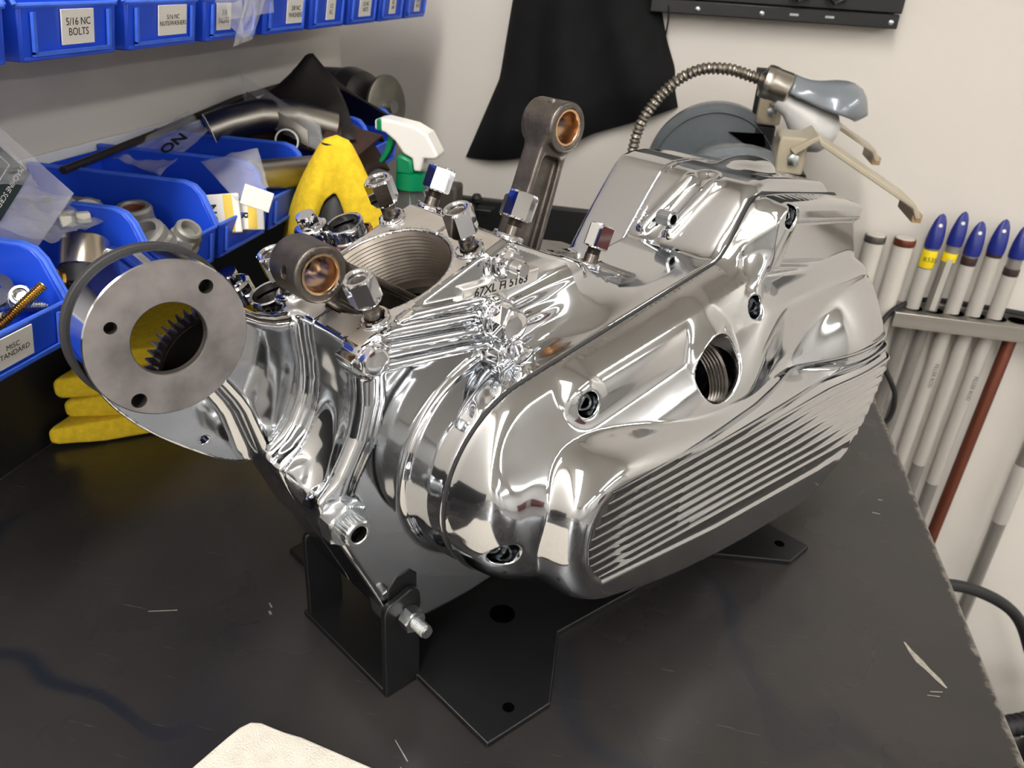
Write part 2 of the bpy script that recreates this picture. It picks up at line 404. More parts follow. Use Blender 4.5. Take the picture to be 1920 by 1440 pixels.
MB().box((.24,-1.58,-.08),(.28,YB-.01,-.0125)).box((XL+.01,-1.58,-.08),(XL+.05,YB-.01,-.0125)).build('bench_rail', M['benchframe'], bench, smooth=False)
for x in (-.50,.25):
    for y in (-1.55,YB-.05):
        MB().box((x-.025,y-.025,ZF),(x+.025,y+.025,-.0805)).build('leg', M['benchframe'], bench, smooth=False)
struct(MB().box((XL+.003,YB-.022,.0005),(.28,YB-.002,.098)).build('trim_1', M['benchframe'], bevel=.002))
struct(MB().box((XL+.0008,-1.6,.0005),(XL+.003,YB-.023,.20)).build('trim_2', M['benchframe'], smooth=False))

# ------------------------------------------------------------------ engine (engine frame: x rearwards, y to the far side, z up, millimetres)
EY = R(55.6)
eng = thing('motorcycle_engine', 'polished aluminium V-twin motorcycle engine bottom end standing on a black stand', 'engine', (-.14189912,.36495109,0), (0,0,EY))
MM = .001
S22, C22 = math.sin(R(22.5)), math.cos(R(22.5))
N1 = (-S22,0,C22); N2 = (S22,0,C22)
CX, CZ, YC = 92.5, 164.5, 53.0
arc = [(CX+71*math.cos(R(a)), CZ+71*math.sin(R(a))) for a in np.linspace(102, 250, 22)]
O1 = arc+[(105,91),(166,70),(256,52),(340,42),(430,36),(470,46),(500,74),(516,110),(520,150),(512,185),(497,214),(486,232),(449,293),(437,301),(318,317),(304,314),(294,300),(284,283),(272,272),(262,270.5)]
PLAT = chaikin([(62,150),(63,172),(74,191),(92,201),(125,202),(195,192),(296,181),(420,170),(560,170),(560,20),(420,20),(256,40),(150,60),(105,75),(80,97),(63,130)],2)
BED = [(97,182),(88,176),(82,165),(80,150),(83,134),(90,122),(99,113),(232,92),(396,75),(600,66),(600,172),(444,181),(345,177),(205,180)]
def ztop(x): return 230+.2137*(x-73)
def edge(t, w): return np.sqrt(np.maximum(1-(1-np.clip(t/w,0,1))**2, 0))
def raw_depth(x, z, bed):
    t = -poly2(x, z, O1s)
    ramp = 41+.62*np.maximum(ztop(x)-z, 0)
    cap = 82-16*sstep(x, 255, 335)
    body = smin(smin(ramp, cap+0*z, 10), 30+40*edge(t, 30)+14*sstep(t,28,70), 6)
    bx = poly2(x, z, [(296,340),(530,340),(505,244),(452,241),(330,264),(300,262)])
    pan = poly2(x, z, chaikin([(331,299),(333,298),(455,282),(458,278),(481,241),(476,239),(452,238),(322,263),(320,266)],2))
    boxd = 57-9*sstep(-pan, -1.2, 2.6)-1.2*np.maximum(bx+4,0)
    d = smax(body-22*sstep(x,290,330)*sstep(z,236,256), boxd, 3.5)
    rr = np.sqrt(((x-446)/122)**2+((z-158)/86)**2)
    dome = 45+50*np.maximum(1-rr*rr,0)**.8-60*np.maximum(rr-1,0)
    d = smax(d, dome, 5)
    def rib(ax,az,bx_,bz,r,h):
        ex, ez = bx_-ax, bz-az; q = np.clip(((x-ax)*ex+(z-az)*ez)/(ex*ex+ez*ez),0,1)
        dist = np.sqrt((x-ax-ex*q)**2+(z-az-ez*q)**2); return h*(1-(dist/r)**2)-20*np.maximum(dist/r-1,0)
    d = smax(d, 47+rib(322,302,288,246,11,10), 5)
    d = smax(d, 46+rib(288,246,268,232,15,12), 8)
    for hx, hz, hd in ((112,221,50),(42,146,50)):
        d = smax(d, hd+rib(hx,hz,hx+.1,hz,14,4), 5)
    d = smax(d, 51+rib(114,218,285,246,17,7), 9)
    rf = np.sqrt(((x-232)/28)**2+((z-212)/31)**2); d = smax(d, 71.5-9*np.maximum(rf-.75,0)*4, 5)
    pl = -poly2(x, z, PLATs)
    d = smax(d, 60+35*edge(pl, 19)-30*np.clip(-pl,0,1), 4+11*sstep(x,190,290))
    if bed:
        b = -poly2(x, z, BED); d = d-1.3*sstep(b, -.6, 1.0)
    return 30+(d-30)*edge(t, 6+26*sstep(x,380,470)*(1-sstep(z,190,240)))
O1s = chaikin(O1, 2); PLATs = chaikin(PLAT, 2)
_GL, _GH = (4,20), (532,330)
GD = {True: Grid2(lambda x, z: raw_depth(x, z, True), _GL, _GH, 1.0, 1), False: Grid2(lambda x, z: raw_depth(x, z, False), _GL, _GH, 1.0, 2)}
def _soften(g):
    xs = _GL[0]+np.arange(g.n[0])[:,None]; zs = _GL[1]+np.arange(g.n[1])[None,:]; q = g.g.copy()
    for _ in range(70):
        r = np.pad(q, 1, 'edge'); q = (r[:-2,1:-1]+2*r[1:-1,1:-1]+r[2:,1:-1])/4; r = np.pad(q, 1, 'edge'); q = (r[1:-1,:-2]+2*r[1:-1,1:-1]+r[1:-1,2:])/4
    m = np.exp(-((xs-345)/62.)**2-((zs-196)/27.)**2)*1.3; m = np.clip(m,0,1)*sstep(zs,171,181)*sstep(xs,262,290)
    g.g = (g.g*(1-m)+q*m).astype(np.float32)
for _k in GD: _soften(GD[_k])
GO1 = Grid2(lambda x, z: poly2(x, z, O1s), _GL, _GH, 1.0, 2)
def cover_depth(x, z, bed=True): return GD[bed](x, z)
FILL = (231,-70,212.5); FAX = (0.12,-.80,.58)
SCREWS = [(112,-50,219.5),(42,-52,145.5),(285,-50,244),(320,-48,304),(448,-49,289),(487,-61,228)]
def f_cover(x, y, z):
    d = cover_depth(x, z)
    f = smax(np.maximum(-y-d, GO1(x, z)), y+31, 2)
    q, t = cylax(x, y, z, FILL, FAX, 22.5)
    f = smax(f, -np.maximum(q, -t-36), 2.2)
    bs = smax(np.sqrt((x-322)**2+(z-44)**2)-22, np.abs(y+48)-17, 7); f = smin(f, bs, 5)
    cav = ellipsoid(x, y, z, (235,-38,190), (60,30,40)); f = np.maximum(f, -np.maximum(cav, y+26+6))
    for (a, b, c) in SCREWS:
        q = np.sqrt((x-a)**2+(z-c)**2)-8.2
        f = smax(f, -np.maximum(q, y+37), 2.0)
    return f*.7
cover = mesh_sdf('primary_cover', f_cover, (10,-102,28), (526,-28,322), 1.25, [M['polish'],M['cast']], eng)

# cover fins: one swept strip each, fanning out towards the rear and wrapping round the end
NF = 10
def fin_mesh(i):
    u = i/(NF-1)
    zl = 178+(115-178)*u; zr = 174.5+(74-174.5)*u
    ph = PI*(u-.5); xl = 99-16*math.cos(ph*.96)-3*math.sin(ph)
    xe = 519.5-5*abs(u-.35)-20*max(0,u-.55)**1.3
    xs = np.concatenate([np.linspace(xl, 470, 30), xe-(xe-470)*np.cos(np.linspace(0.12, PI/2, 16))[::1]])
    zs = zl+(zr-zl)*(xs-xl)/(505-xl)
    d = cover_depth(xs, zs, False)-1.2; e = .8
    gx = (cover_depth(xs+e, zs, False)-cover_depth(xs-e, zs, False))/(2*e); gz = (cover_depth(xs, zs+e, False)-cover_depth(xs, zs-e, False))/(2*e)
    gx = np.clip(gx,-9,9); gz = np.clip(gz,-1,1)
    pit = 3.45+2.1*(xs-xl)/(505-xl)
    N = np.stack([-gx, -np.ones_like(gx), -gz],1); N /= np.linalg.norm(N,axis=1,keepdims=True)
    mb = MB(); rows = []
    prof = [(-1.03,0),(-.97,.65),(-.90,1.05),(-.80,1.15),(-.70,.95),(-.58,.45),(-.46,.16),(1.03,0)]
    v = []
    for k in range(len(xs)):
        tap = min(1, max(.02,(k+.2)/2.0)) if k < 2 else 1
        for a, h in prof:
            hh = h*tap
            v.append((xs[k]+N[k,0]*hh, -d[k]+N[k,1]*hh, zs[k]-a*pit[k]+N[k,2]*hh))
    n = len(prof); f = [(k*n+j,(k+1)*n+j,(k+1)*n+j+1,k*n+j+1) for k in range(len(xs)-1) for j in range(n-1)]
    f.append(tuple(range(n))); f.append(tuple((len(xs)-1)*n+j for j in range(n-1,-1,-1)))
    mb.add(v, f); return mb
for i in range(NF): fin_mesh(i).build('fin', M['polish'], cover, scale=MM, ang=30)
# filler hole thread
th = MB()
fa = Vector(FAX).normalized()
for k in range(6):
    th.lathe([(22.6,-1.3),(20.9,0),(22.6,1.3)], 48, Vector(FILL)-fa*(6+k*2.7), fa, cap=False)
th.build('thread', M['stud'], cover, scale=MM)
MB().lathe([(50,0),(50,3),(20,3),(18,8),(.01,8)], 40, (235,-33,190), (0,-1,0)).build('dark_backing', M['dark'], cover, scale=MM)  # added dark disc that makes the inside of the filler hole look shaded
def cap_screw(o, ax, r=6.3, h=9.0, name='cap_screw', m=None, parent=None, n=96, hexr=3.4):
    mb = MB()
    def kn(rr, t): return rr*(1+.016*(1 if int(t*n/(2*PI)+.5) % 4 < 2 else -1)) if abs(rr-r) < .02 else rr
    def hx(rr, t): return rr/math.cos(((t+PI/6) % (PI/3))-PI/6)*.87
    mb.lathe([(r*.9,0),(r,.3),(r,h-1.4),(r*.97,h-1.1),(r-1.0,h),(hexr*1.22,h),(hexr*1.08,h-.5)], n, o, ax, shape=kn, cap=False)
    mb.lathe([(hexr*1.12,h-.35),(hexr*1.12,h*.35),(.001,h*.35)], 48, o, ax, mi=1, shape=hx, cap=False)  # hex socket lined in dark colour to stand for its shade
    return mb.build(name, [m or M['zinc'], M['dark']], parent or eng, scale=MM, ang=25)
for (a, b, c) in SCREWS:
    cap_screw((a,-36.5,c), (0,-1,0), 6.4, 8, parent=cover, m=M['zinc'])
# gasket between cover and case
gk = MB(); n = len(O1)
ctr = (260,170)
GKP = []
for i_ in range(len(O1)):
    a_, b_ = Vector(O1[i_-1]), Vector(O1[(i_+1) % len(O1)]); t_ = (b_-a_).normalized(); q_ = Vector(O1[i_])+Vector((t_.y,-t_.x))*.5
    if poly2(np.array([q_.x]), np.array([q_.y]), O1)[0] < 0: q_ = Vector(O1[i_])-Vector((t_.y,-t_.x))*.5
    GKP.append((q_.x,q_.y))
gk.prism(GKP, 0, 1, lambda p: Vector((p.x,-31.6+2.2*p.z,p.y)))
gk.build('gasket', M['gasket'], eng, scale=MM)

# ------------------------------------------------------------------ crankcase halves
P1 = [(-10,330),(-10,262),(-7,232),(-10,212),(-21,191),(-38,180),(-40,174),(2,80),(8,62),(16,52),(30,47),(95,44),(180,58),(250,80),(300,120),(300,250),(262,258),(262,330)]
P1c = chaikin(P1,1)
BOX = [(250,240),(263,262),(302,314),(314,324),(345,324),(452,306),(470,200),(460,120),(250,120)]
MX, MZ = 26.0, 163.5
def deckcut(x, z): return np.maximum(N1[0]*x+N1[2]*z-250, N2[0]*x+N2[2]*z-322)
def f_case(x, y, z):
    p1 = GP1(x, z)
    f = smax(smax(p1, np.abs(y-53)-47, 4), deckcut(x, z), 3.0)
    # rounded rib along the front edge of the near side
    pts = [(-2,9,258),(-3,9,232),(-9,9,210),(-20,9,190),(-25,9,178)]
    rb = None
    for a, b in zip(pts[:-1], pts[1:]):
        c = capsule(x, y, z, a, b, 6.2); rb = c if rb is None else np.minimum(rb, c)
    rb = np.maximum(rb, deckcut(x, z))
    # scooped front of the near half
    sc = ellipsoid(x, y, z, (-46,33,214), (36,22,62)); f = smax(f, -sc, 9)
    f = smin(f, rb, 5)
    # inner primary drum
    o = GO1c(x, z)
    off = 2.2*sstep(y, -28, -14)*(1-.5*sstep(x, 120, 220))
    drum = smax(o-off, np.abs(y-10)-40.5, 5)
    drum = smax(drum, -y-30, 2)
    f = smin(f, drum, 7)
    # ramp from the rear deck down to the gasket edge
    qx = sstep(x, 78, 165); a0 = -31+29*(1-qx); a1 = 12-5*(1-qx)
    tt = np.clip((y-a0)/(a1-a0), 0, 1); s = tt*tt*(3-2*tt)
    zd = (322-.38268*x)/.92388
    zr = ztop(np.maximum(x,96))*(1-s)+np.minimum(zd, 286)*s
    rmp = np.maximum(np.maximum((z-zr)*.6, -y-30), y-30); rmp = np.maximum(rmp, np.maximum(92-x, x-275)); rmp = np.maximum(rmp, 200-z)
    f = smax(smin(f, rmp, 6), -y-30, 1.5)
    # rear housing
    bx = smax(GBX(x, z)+4, np.abs(y-36)-66+4, 10)-4
    bx = np.maximum(bx, -y-30)
    # screw channel between two ribs and its little well
    ch = capsule(x, y, z, (308,13,322), (272,30,274), 8); bx = smax(bx, -ch, 5)
    rb1 = capsule(x, y, z, (306,2,316), (278,17,281), 4.5); bx = smin(bx, rb1, 5)
    rb2 = capsule(x, y, z, (306,24,316), (276,40,279), 4.0); bx = smin(bx, rb2, 5)
    ch2 = ellipsoid(x, y, z, (262,2,260), (12,18,13)); bx = smax(bx, -ch2, 5)
    bump = ellipsoid(x, y, z, (362,12,320), (30,20,11)); bx = smin(bx, bump, 5)
    # split groove of the case halves on the housing
    bx = np.maximum(bx, -(np.abs(y-46)-.8+0*x) - 40*(np.abs(GBX(x, z)) > 2.2))
    f = smin(f, bx, 5)
    # bolt bosses
    for (a, b, c, r) in ((-5,2,262,11.5),(91,1,297,12),(83,-5,265,13),(91,-9,241,11.5),(17,6,66,13)):
        q = np.maximum(np.sqrt((x-a)**2+(z-c)**2)-r, np.abs(y-(b+8))-8)
        q = np.maximum(q, deckcut(x, z)+1.5)
        f = smin(f, q, 4)
    # cast ribs on the near side, left of the bolts and fanning out to the right
    for (a, b) in (((18,4,279),(76,3,277)),((7,4,273),(76,2,268)),((7,4,264),(74,2,258)),((5,4,253),(80,2,247))):
        q = capsule(x, y, z, a, b, 2.9); f = smin(f, np.maximum(q, deckcut(x, z)), 3)
    for (a, b) in (((100,1,270),(160,3,277)),((104,-4,259),(180,1,264)),((106,-8,243),(163,-6,259)),((98,-12,236),(84,-26,236)),((90,-4,230),(68,-25,231)),((82,2,226),(52,-24,220))):
        q = capsule(x, y, z, a, b, 2.9); f = smin(f, q, 4)
    # number pad
    # generator housing, its neck and the flange plate (far half)
    gx, gz = -86.5, 273.4
    rad = np.sqrt((x-gx)**2+(z-gz)**2)
    disc = smax(rad-38.5, np.abs(y-72)-8.5, 1.5)
    pl = GPL(x, z); plate = smax(pl, np.abs(y-86)-3.5, 1.2)
    nk = GNK(x, z); neck = smax(nk, np.abs(y-75)-9, 8)
    arm = smin(smin(neck, plate, 10), disc, 4)
    f = smin(f, arm, 7)
    cam_ = smax(GCM(x, z), np.abs(y-112)-26, 4); f = smin(f, cam_, 4)
    # spot face of the upper mount
    f = smin(f, smax(np.sqrt((x+MX)**2+(z-MZ)**2)-12, np.abs(y-18)-10, 2), 5)
    # holes
    f = smax(f, -(np.maximum(rad-19.3, 55-y)), 1.2)
    f = np.maximum(f, -np.maximum(rad-36, np.abs(y-83)-18))
    for (a, c, r) in ((-64.6,297.2,3.9),(-113.6,286.3,3.2),(-106.5,244,4.0)):
        f = smax(f, -np.maximum(np.sqrt((x-a)**2+(z-c)**2)-r, y-72), 1.0)
    f = np.maximum(f, -(np.sqrt((x+68)**2+(z-195)**2)-2.6))
    # cylinder spigots and crank chamber
    q, t = cylax(x, y, z, (41.7,YC,287.9), N1, 40.2); f = smax(f, -np.maximum(q, -t-62), 3)
    q, t = cylax(x, y, z, (143.3,YC,287.9), N2, 40.2); f = smax(f, -np.maximum(q, -t-62), 3)
    f = np.maximum(f, -np.maximum(np.sqrt((x-CX)**2+(z-CZ)**2)-88, np.abs(y-YC)-31))
    return f
PLATE = chaikin([(-114,285),(-121,264),(-121,248),(-113,230),(-96,208),(-70,185),(-55,174),(-40,169),(-25,180),(-14,205),(-20,240),(-45,268),(-60,285),(-90,295)],2)
NECK = [(-58,304),(-46,279),(-27,267),(-8,265),(30,275),(30,180),(-30,172),(-40,178),(-46,200),(-50,215),(-62,236),(-80,260)]
CAM = [(-36,180),(-26,225),(-14,236),(30,262),(80,280),(140,278),(230,255),(290,240),(290,110),(200,70),(60,60),(0,90)]
_CL, _CH = (-140,30), (484,340)
GP1, GO1c, GBX, GPL, GNK, GCM = [Grid2(lambda x, z, q=q: poly2(x, z, q), _CL, _CH, 1.5, 1) for q in (P1c, O1s, chaikin(BOX,1), PLATE, chaikin(NECK,1), CAM)]
def pick_case(c, n):
    onb1 = np.abs(np.linalg.norm(np.cross(c-np.array([41.7,YC,287.9]), np.array(N1)),axis=1)-40.2) < .8
    onb2 = np.abs(np.linalg.norm(np.cross(c-np.array([143.3,YC,287.9]), np.array(N2)),axis=1)-40.2) < .8
    d1 = (n@np.array(N1) > .985) & (c@np.array(N1) > 249); d2 = (n@np.array(N2) > .985) & (c@np.array(N2) > 321)
    inner = (np.hypot(c[:,0]-CX, c[:,2]-CZ) < 89.5) & (np.abs(c[:,1]-YC) < 32)
    gr = np.hypot(c[:,0]+86.5, c[:,2]-273.4)
    face = (np.abs(c[:,1]-60) < .7) & (gr < 43)
    hole = (gr < 37) & (c[:,1] > 60.6)&(c[:,1] < 101)
    out = np.zeros(len(c), int); out[d1|d2] = 1; out[onb1|onb2|inner] = 2; out[hole] = 2; out[face] = 3
    # rough as-cast skin in the deep corners of the ribbed side
    return out
CM = [M['polish'], M['satin'], M['cast'], M['stain'], M['gasket']]
mesh_sdf('left_crankcase', lambda x,y,z: smax(f_case(x,y,z), y-51.9, 1.2), (-46,-32,40), (476,54,334), 1.5, CM, eng, pick_case, newton=2)
mesh_sdf('right_crankcase', lambda x,y,z: smax(f_case(x,y,z), 52.1-y, 1.2), (-134,50,40), (476,142,334), 1.5, CM, eng, pick_case, newton=2)

GO = Vector((-86.5,0,273.4))
gh = MB()
pr = [(19.4,60.4),(19.9,60),(41.4,60),(42,60.6),(42,81.4),(43.6,81.6),(44.2,82.2),(44.2,85.4),(43.6,86),(36.5,86),(36.5,65.2),(19.9,65),(19.4,64.6),(19.4,60.4)]
sl = [1,0,1,1,1,2,2,2,2,2,3,3,1]
for k in range(len(pr)-1):
    gh.lathe([pr[k],pr[k+1]], 120, GO, (0,1,0), mi=[3,0,1,1,2,2,2,2,2,2,3,3,3][k], cap=False)
gho = gh.build('generator_housing', [M['stain'],M['polish'],M['gasket'],M['cast']], eng, scale=MM)
cuts = []
for (a, c, r) in ((-64.6,297.2,3.9),(-113.6,286.3,3.2),(-106.5,244,4.0)):
    cuts.append(MB().lathe([(r,55),(r,84)], 28, (a,0,c), (0,1,0)).build('cut', M['cast'], eng, scale=MM))
bool_cut(gho, cuts)
for (a, c, r) in ((-64.6,297.2,3.9),(-113.6,286.3,3.2),(-106.5,244,4.0)):
    MB().lathe([(r+1.2,65.2),(r+1.2,74),(.01,74)], 24, (a,0,c), (0,1,0), cap=False).build('screw_hole', M['cast'], gho, scale=MM)
# bore liners with machining rings
def liner(c, nrm):
    pr = []
    for k in range(15):
        h = -2.2-k*2.6; pr += [(40.3 if k == 0 else 39.2, h+.9), (39.9, h)]
    pr = [(40.3,-1.2)]+pr+[(39.4,-44),(40.6,-44.5)]
    return MB().lathe(pr[::-1], 96, c, nrm, cap=False)
liner((41.7,YC,287.9), N1).build('cylinder_spigot', M['bore'], eng, scale=MM, ang=20)
liner((143.3,YC,287.9), N2).build('cylinder_spigot', M['bore'], eng, scale=MM, ang=20)
# flywheels
for y0 in (26,60):
    MB().lathe([(.01,0),(80,0),(84,2),(84,18),(80,20),(.01,20)], 64, (CX,y0,CZ), (0,1,0)).build('flywheel', M['steel'], eng, scale=MM)

# connecting rods
def rod(name, se, pin, half, fork):
    s = np.array(se); p = np.array(pin); ax = (s-p)/np.linalg.norm(s-p); px = np.array([ax[1],-ax[0]]); L = np.linalg.norm(s-p)
    def f(x, y, z):
        u = (x-p[0])*ax[0]+(z-p[1])*ax[1]; v = (x-p[0])*px[0]+(z-p[1])*px[1]; Y = np.abs(y-YC)
        w = 12.5+5.5*(1-np.clip(u/L,0,1))
        beam = smax(smax(np.abs(v)-w, Y-8.5, 2), np.abs(u-L*.5)-L*.5, 2)
        pocket = smax(smax(np.abs(v)-(w-4.6), 3.2-Y, 2), np.abs(u-L*.5+6)-(L*.5-14), 6); beam = smax(beam, -pocket, 1.5)
        r1 = np.sqrt((u-L)**2+v*v); eye = smax(r1-16.2, Y-half, 1.5)
        r0 = np.sqrt(u*u+v*v); big = smax(r0-30, Y-14, 2)
        g = smin(smin(beam, eye, 7), big, 6)
        oil = np.sqrt((u-L-9)**2*.3+(y-YC+1)**2+0*v)-2.2
        g = np.maximum(g, -np.maximum(r1-11.6, 0*Y-1)); g = np.maximum(g, -np.maximum(np.sqrt((v+8)**2+(y-YC+2)**2)-3.0, L+8-u))
        return np.maximum(g, -(r0-20))
    lo = (min(s[0],p[0])-34, YC-18, min(s[1],p[1])-34); hi = (max(s[0],p[0])+34, YC+18, max(s[1],p[1])+22)
    o = mesh_sdf(name, f, lo, hi, 1.3, [M['steel']], eng, newton=2)
    h = half-.3
    MB().lathe([(11.7,-h),(10.3,-h),(9.9,-h+.7),(9.9,h-.7),(10.3,h),(11.7,h),(11.7,-h)], 48, (s[0],YC,s[1]), (0,1,0), cap=False).build('bushing', M['bronze'], o, scale=MM)
    return o
rod('connecting_rod', (178,361.5), (126,205), 14, False)
rod('connecting_rod', (-9.5,298.5), (126,205), 14, False)

# cylinder studs with tall chrome nuts and spring washers
def stud_parts(base, nrm, turn):
    b = Vector(base); nv = Vector(nrm).normalized(); a = nv.orthogonal(); a = Matrix.Rotation(turn, 3, nv) @ a
    pr = [(5.0,-6),(5.0,9)]
    for k in range(9): pr += [(5.0,9+k*1.05+.1),(4.35,9+k*1.05+.6)]
    pr += [(4.6,27.2),(4.2,27.6)]
    s = MB().lathe(pr, 28, b, nv).build('cylinder_stud', M['stud'], eng, scale=MM, ang=25)
    MB().hexa(b+nv*13.5, nv, 16.2, 16.5, bore=5.6, ref=a, depth=3).build('nut', M['chrome'], s, scale=MM, smooth=False)
    w = MB(); pts = [b+nv*(1.4+1.2*q/30)+(Matrix.Rotation(turn+2*PI*.97*q/30, 3, nv) @ nv.orthogonal().normalized())*7.2 for q in range(31)]
    w.tube(pts, 1.7, 8); w.lathe([(5.2,.1),(9.2,.1),(9.2,1.0),(5.2,1.0)], 32, b, nv, cap=False)
    w.build('spring_washer', M['chrome'], s, scale=MM, ang=40)
for b, nv, tr in [((9.9,17,274.7),N1,.25),((-1,90,270.2),N1,.1),((77,94,302.5),N1,.3),((76.6,16,302.3),N1,.45),
                  ((107.7,95,303.9),N2,.2),((107.7,16,303.9),N2,.1),((179,11,274.3),N2,.5),((179,95,274.3),N2,.0)]:
    stud_parts(b, nv, tr)

# outer bolts of the case
def bolt(o, af, h, name, m, wr=0, stick=0, ref=(.3,0,1), dome=True):
    o = Vector(o); ax = Vector((0,-1,0)); mb = MB()
    if wr: mb.lathe([(.01,0),(wr,0),(wr,1.6),(wr*.9,2.0),(.01,2.0)], 36, o, ax)
    mb.hexa(o+ax*(1.8 if wr else 0), ax, af, h, ref=ref)
    if stick:
        pr = [(stick,h)]
        for k in range(5): pr += [(stick,h+1.8+k*1.3),(stick*.88,h+1.8+k*1.3+.65)]
        pr += [(stick*.8,h+9.5)]
        mb.lathe(pr, 24, o, ax)
    o_ = mb.build(name, m, eng, scale=MM, smooth=False)
    if not stick and dome:
        hh = h+(1.8 if wr else 0); q = af/2
        MB().lathe([(q*.97,hh-.05),(q*.8,hh+.3),(q*.5,hh+.55),(q*.2,hh+.68),(.01,hh+.7)], 40, o, ax, cap=False).build('bolt_crown', m, o_, scale=MM, ang=60)
    return o_
bolt((-5,2,262), 15.5, 6, 'case_bolt', M['chrome'], 9.2)
bolt((91,1,297), 15, 7, 'case_nut', M['chrome'], 9.5, stick=5)
bolt((83,-5,265), 18, 13, 'case_bolt', M['chrome'], 11)
bolt((91,-9,241), 16.5, 11, 'case_bolt', M['chrome'], 9.5)
bolt((-MX,8,MZ), 24.5, 13, 'mount_nut', M['zinc'], 0, ref=(.5,0,1), dome=False)
cap_screw((-MX,-4.8,MZ), (0,-1,0), 8.6, 10, name='mount_cap_screw', hexr=4.8)
cap_screw((277,27,291), (-.1,-1,.05), 5.8, 14, name='housing_screw')
cap_screw((259,8,259), (-.1,-1,.05), 5.2, 10, name='housing_screw')

# ------------------------------------------------------------------ more engine parts
# timing gear seen inside the generator opening
gm = MB(); prof = []
NT = 46; gc = (-53,235)
for k in range(NT):
    a0 = 2*PI*k/NT
    for da, rr in ((0,32.6),(.22,33),(.40,37.2),(.60,37.2),(.78,33)):
        a = a0+da*2*PI/NT; prof.append((gc[0]+rr*math.cos(a), gc[1]+rr*math.sin(a)))
gm.prism(prof, 0, 1, lambda p: Vector((p.x,90+9*p.z,p.y)))
gear = gm.build('timing_gear', M['stud'], eng, scale=MM, ang=20)
MB().lathe([(.01,0),(31,0),(31.5,1),(31.5,3)], 48, (gc[0],89,gc[1]), (0,1,0)).build('gear_web', M['dark'], gear, scale=MM)
# serial number pad
pad_o = Vector((91,3.6,282.6))
pa = Vector((1,0,.015)).normalized(); pb = Vector((0,-.12,1)); pm = frame((0,0,0), pa, pb)
pad = MB().prism([(-31,-4.6),(31,-4.6),(31,4.6),(12,4.6),(9,7),(-9,7),(-12,4.6),(-31,4.6)], -6, 1.0, lambda p: pad_o+(pm.to_3x3() @ p)).build('serial_number_pad', M['satin'], eng, scale=MM, bevel=.0009, bseg=2)
tm = Matrix.Translation((pad_o+pm.to_3x3() @ Vector((0,-.2,1.08)))*MM) @ pm
text_part('67XL H 5163', 'stamped_number', M['ink'], pad, tm, .0080, ext=.00008, bold=.0001, spacing=1.0)
# tappet guides on the far side, front and rear
def tappet(o, ax):
    o = Vector(o); ax = Vector(ax).normalized()
    t = MB().lathe([(15,-12),(15,-2),(13.5,-1),(13.5,5),(12.2,6.5),(12.2,11),(13,12),(13,15),(11.8,15.5),(10.6,15.2),(10.4,6),(.01,6)], 40, o, ax).build('tappet_guide', M['polish'], eng, scale=MM, ang=25)
    MB().lathe([(13.6,4.6),(14.1,5.2),(13.6,5.8)], 40, o, ax, cap=False).build('seal_ring', M['redseal'], t, scale=MM)
    MB().lathe([(10.3,7),(7.5,7.6),(7.5,9),(.01,9)], 32, o, ax).build('tappet', M['dark'], t, scale=MM)
    return t
M['redseal'] = mat('dark_red_seal', (110,40,42), .5)
tappet((-1,108,252), N1); tappet((60,117,284), N1)
def tbolt(o, ax):
    o = Vector(o); mb = MB(); mb.lathe([(11,-12),(11,0),(9,1),(.01,1)], 30, o, ax); mb.hexa(o+Vector(ax)*1, ax, 12.5, 8)
    mb.build('tappet_bolt', M['chrome'], eng, scale=MM, ang=12)
tbolt((-20,128,268), N1); tbolt((36,128,296), N1)
fit = MB(); b0 = Vector((82,128,278)); fit.lathe([(4.2,-10),(4.2,2)]+[q for k in range(5) for q in ((5.4,3+k*1.7),(4.7,3.9+k*1.7))]+[(5.2,12),(3.6,12.2),(3.4,4),(.01,4)], 24, b0, N1)
fit.build('oil_fitting', M['brass'], eng, scale=MM)

# ------------------------------------------------------------------ engine stand
stand = thing('engine_stand', 'black painted steel engine stand bolted down flat under the engine', 'stand', (-.14189912,.36495109,0), (0,0,EY))
base = MB()
T = 5.0
basepoly = [(-2,104),(-2,106),(26,106),(26,178),(80,184),(133,140),(300,152),(352,212),(385,212),(385,-110),(352,-110),(300,-52),(133,-36),(80,-79),(26,-75),(26,0),(0,0)]
base.prism(basepoly, 0.2, T)
base.build('base_plate', M['blackpaint'], stand, scale=MM, bevel=.0008)
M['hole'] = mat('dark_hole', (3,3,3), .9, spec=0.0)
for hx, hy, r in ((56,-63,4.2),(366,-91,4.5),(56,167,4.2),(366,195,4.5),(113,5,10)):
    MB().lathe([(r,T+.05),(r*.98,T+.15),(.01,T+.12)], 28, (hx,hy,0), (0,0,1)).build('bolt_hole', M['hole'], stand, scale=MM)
def upright(y0, y1):
    # strap with rounded top, bolt hole drawn as a real notch behind the nut
    pr = [(0,3),(28.5,3)]+[(28.5-8+8*math.cos(a), 78+8*math.sin(a)) for a in np.linspace(0, PI/2, 7)]+[(8-8*math.sin(a), 74+8*math.cos(a)) for a in np.linspace(0, PI/2, 7)]
    MB().prism(pr, 0, 1, lambda p: Vector((p.x,y0+(y1-y0)*p.z,p.y))).build('upright', M['blackpaint'], stand, scale=MM, bevel=.0008)
upright(0, 5); upright(99, 104)
MB().prism([(6,70),(30,72),(30,92),(24,99),(13,98),(6,90)], 5.2, 8, lambda p: Vector((p.x,p.z,p.y))).build('spacer_tab', M['blackpaint'], stand, scale=MM, bevel=.0012)
MB().box((330,20,5),(336,86,58)).box((336,20,5),(352,26,30)).box((336,80,5),(352,86,30)).build('rear_upright', M['blackpaint'], stand, scale=MM, bevel=.0008)
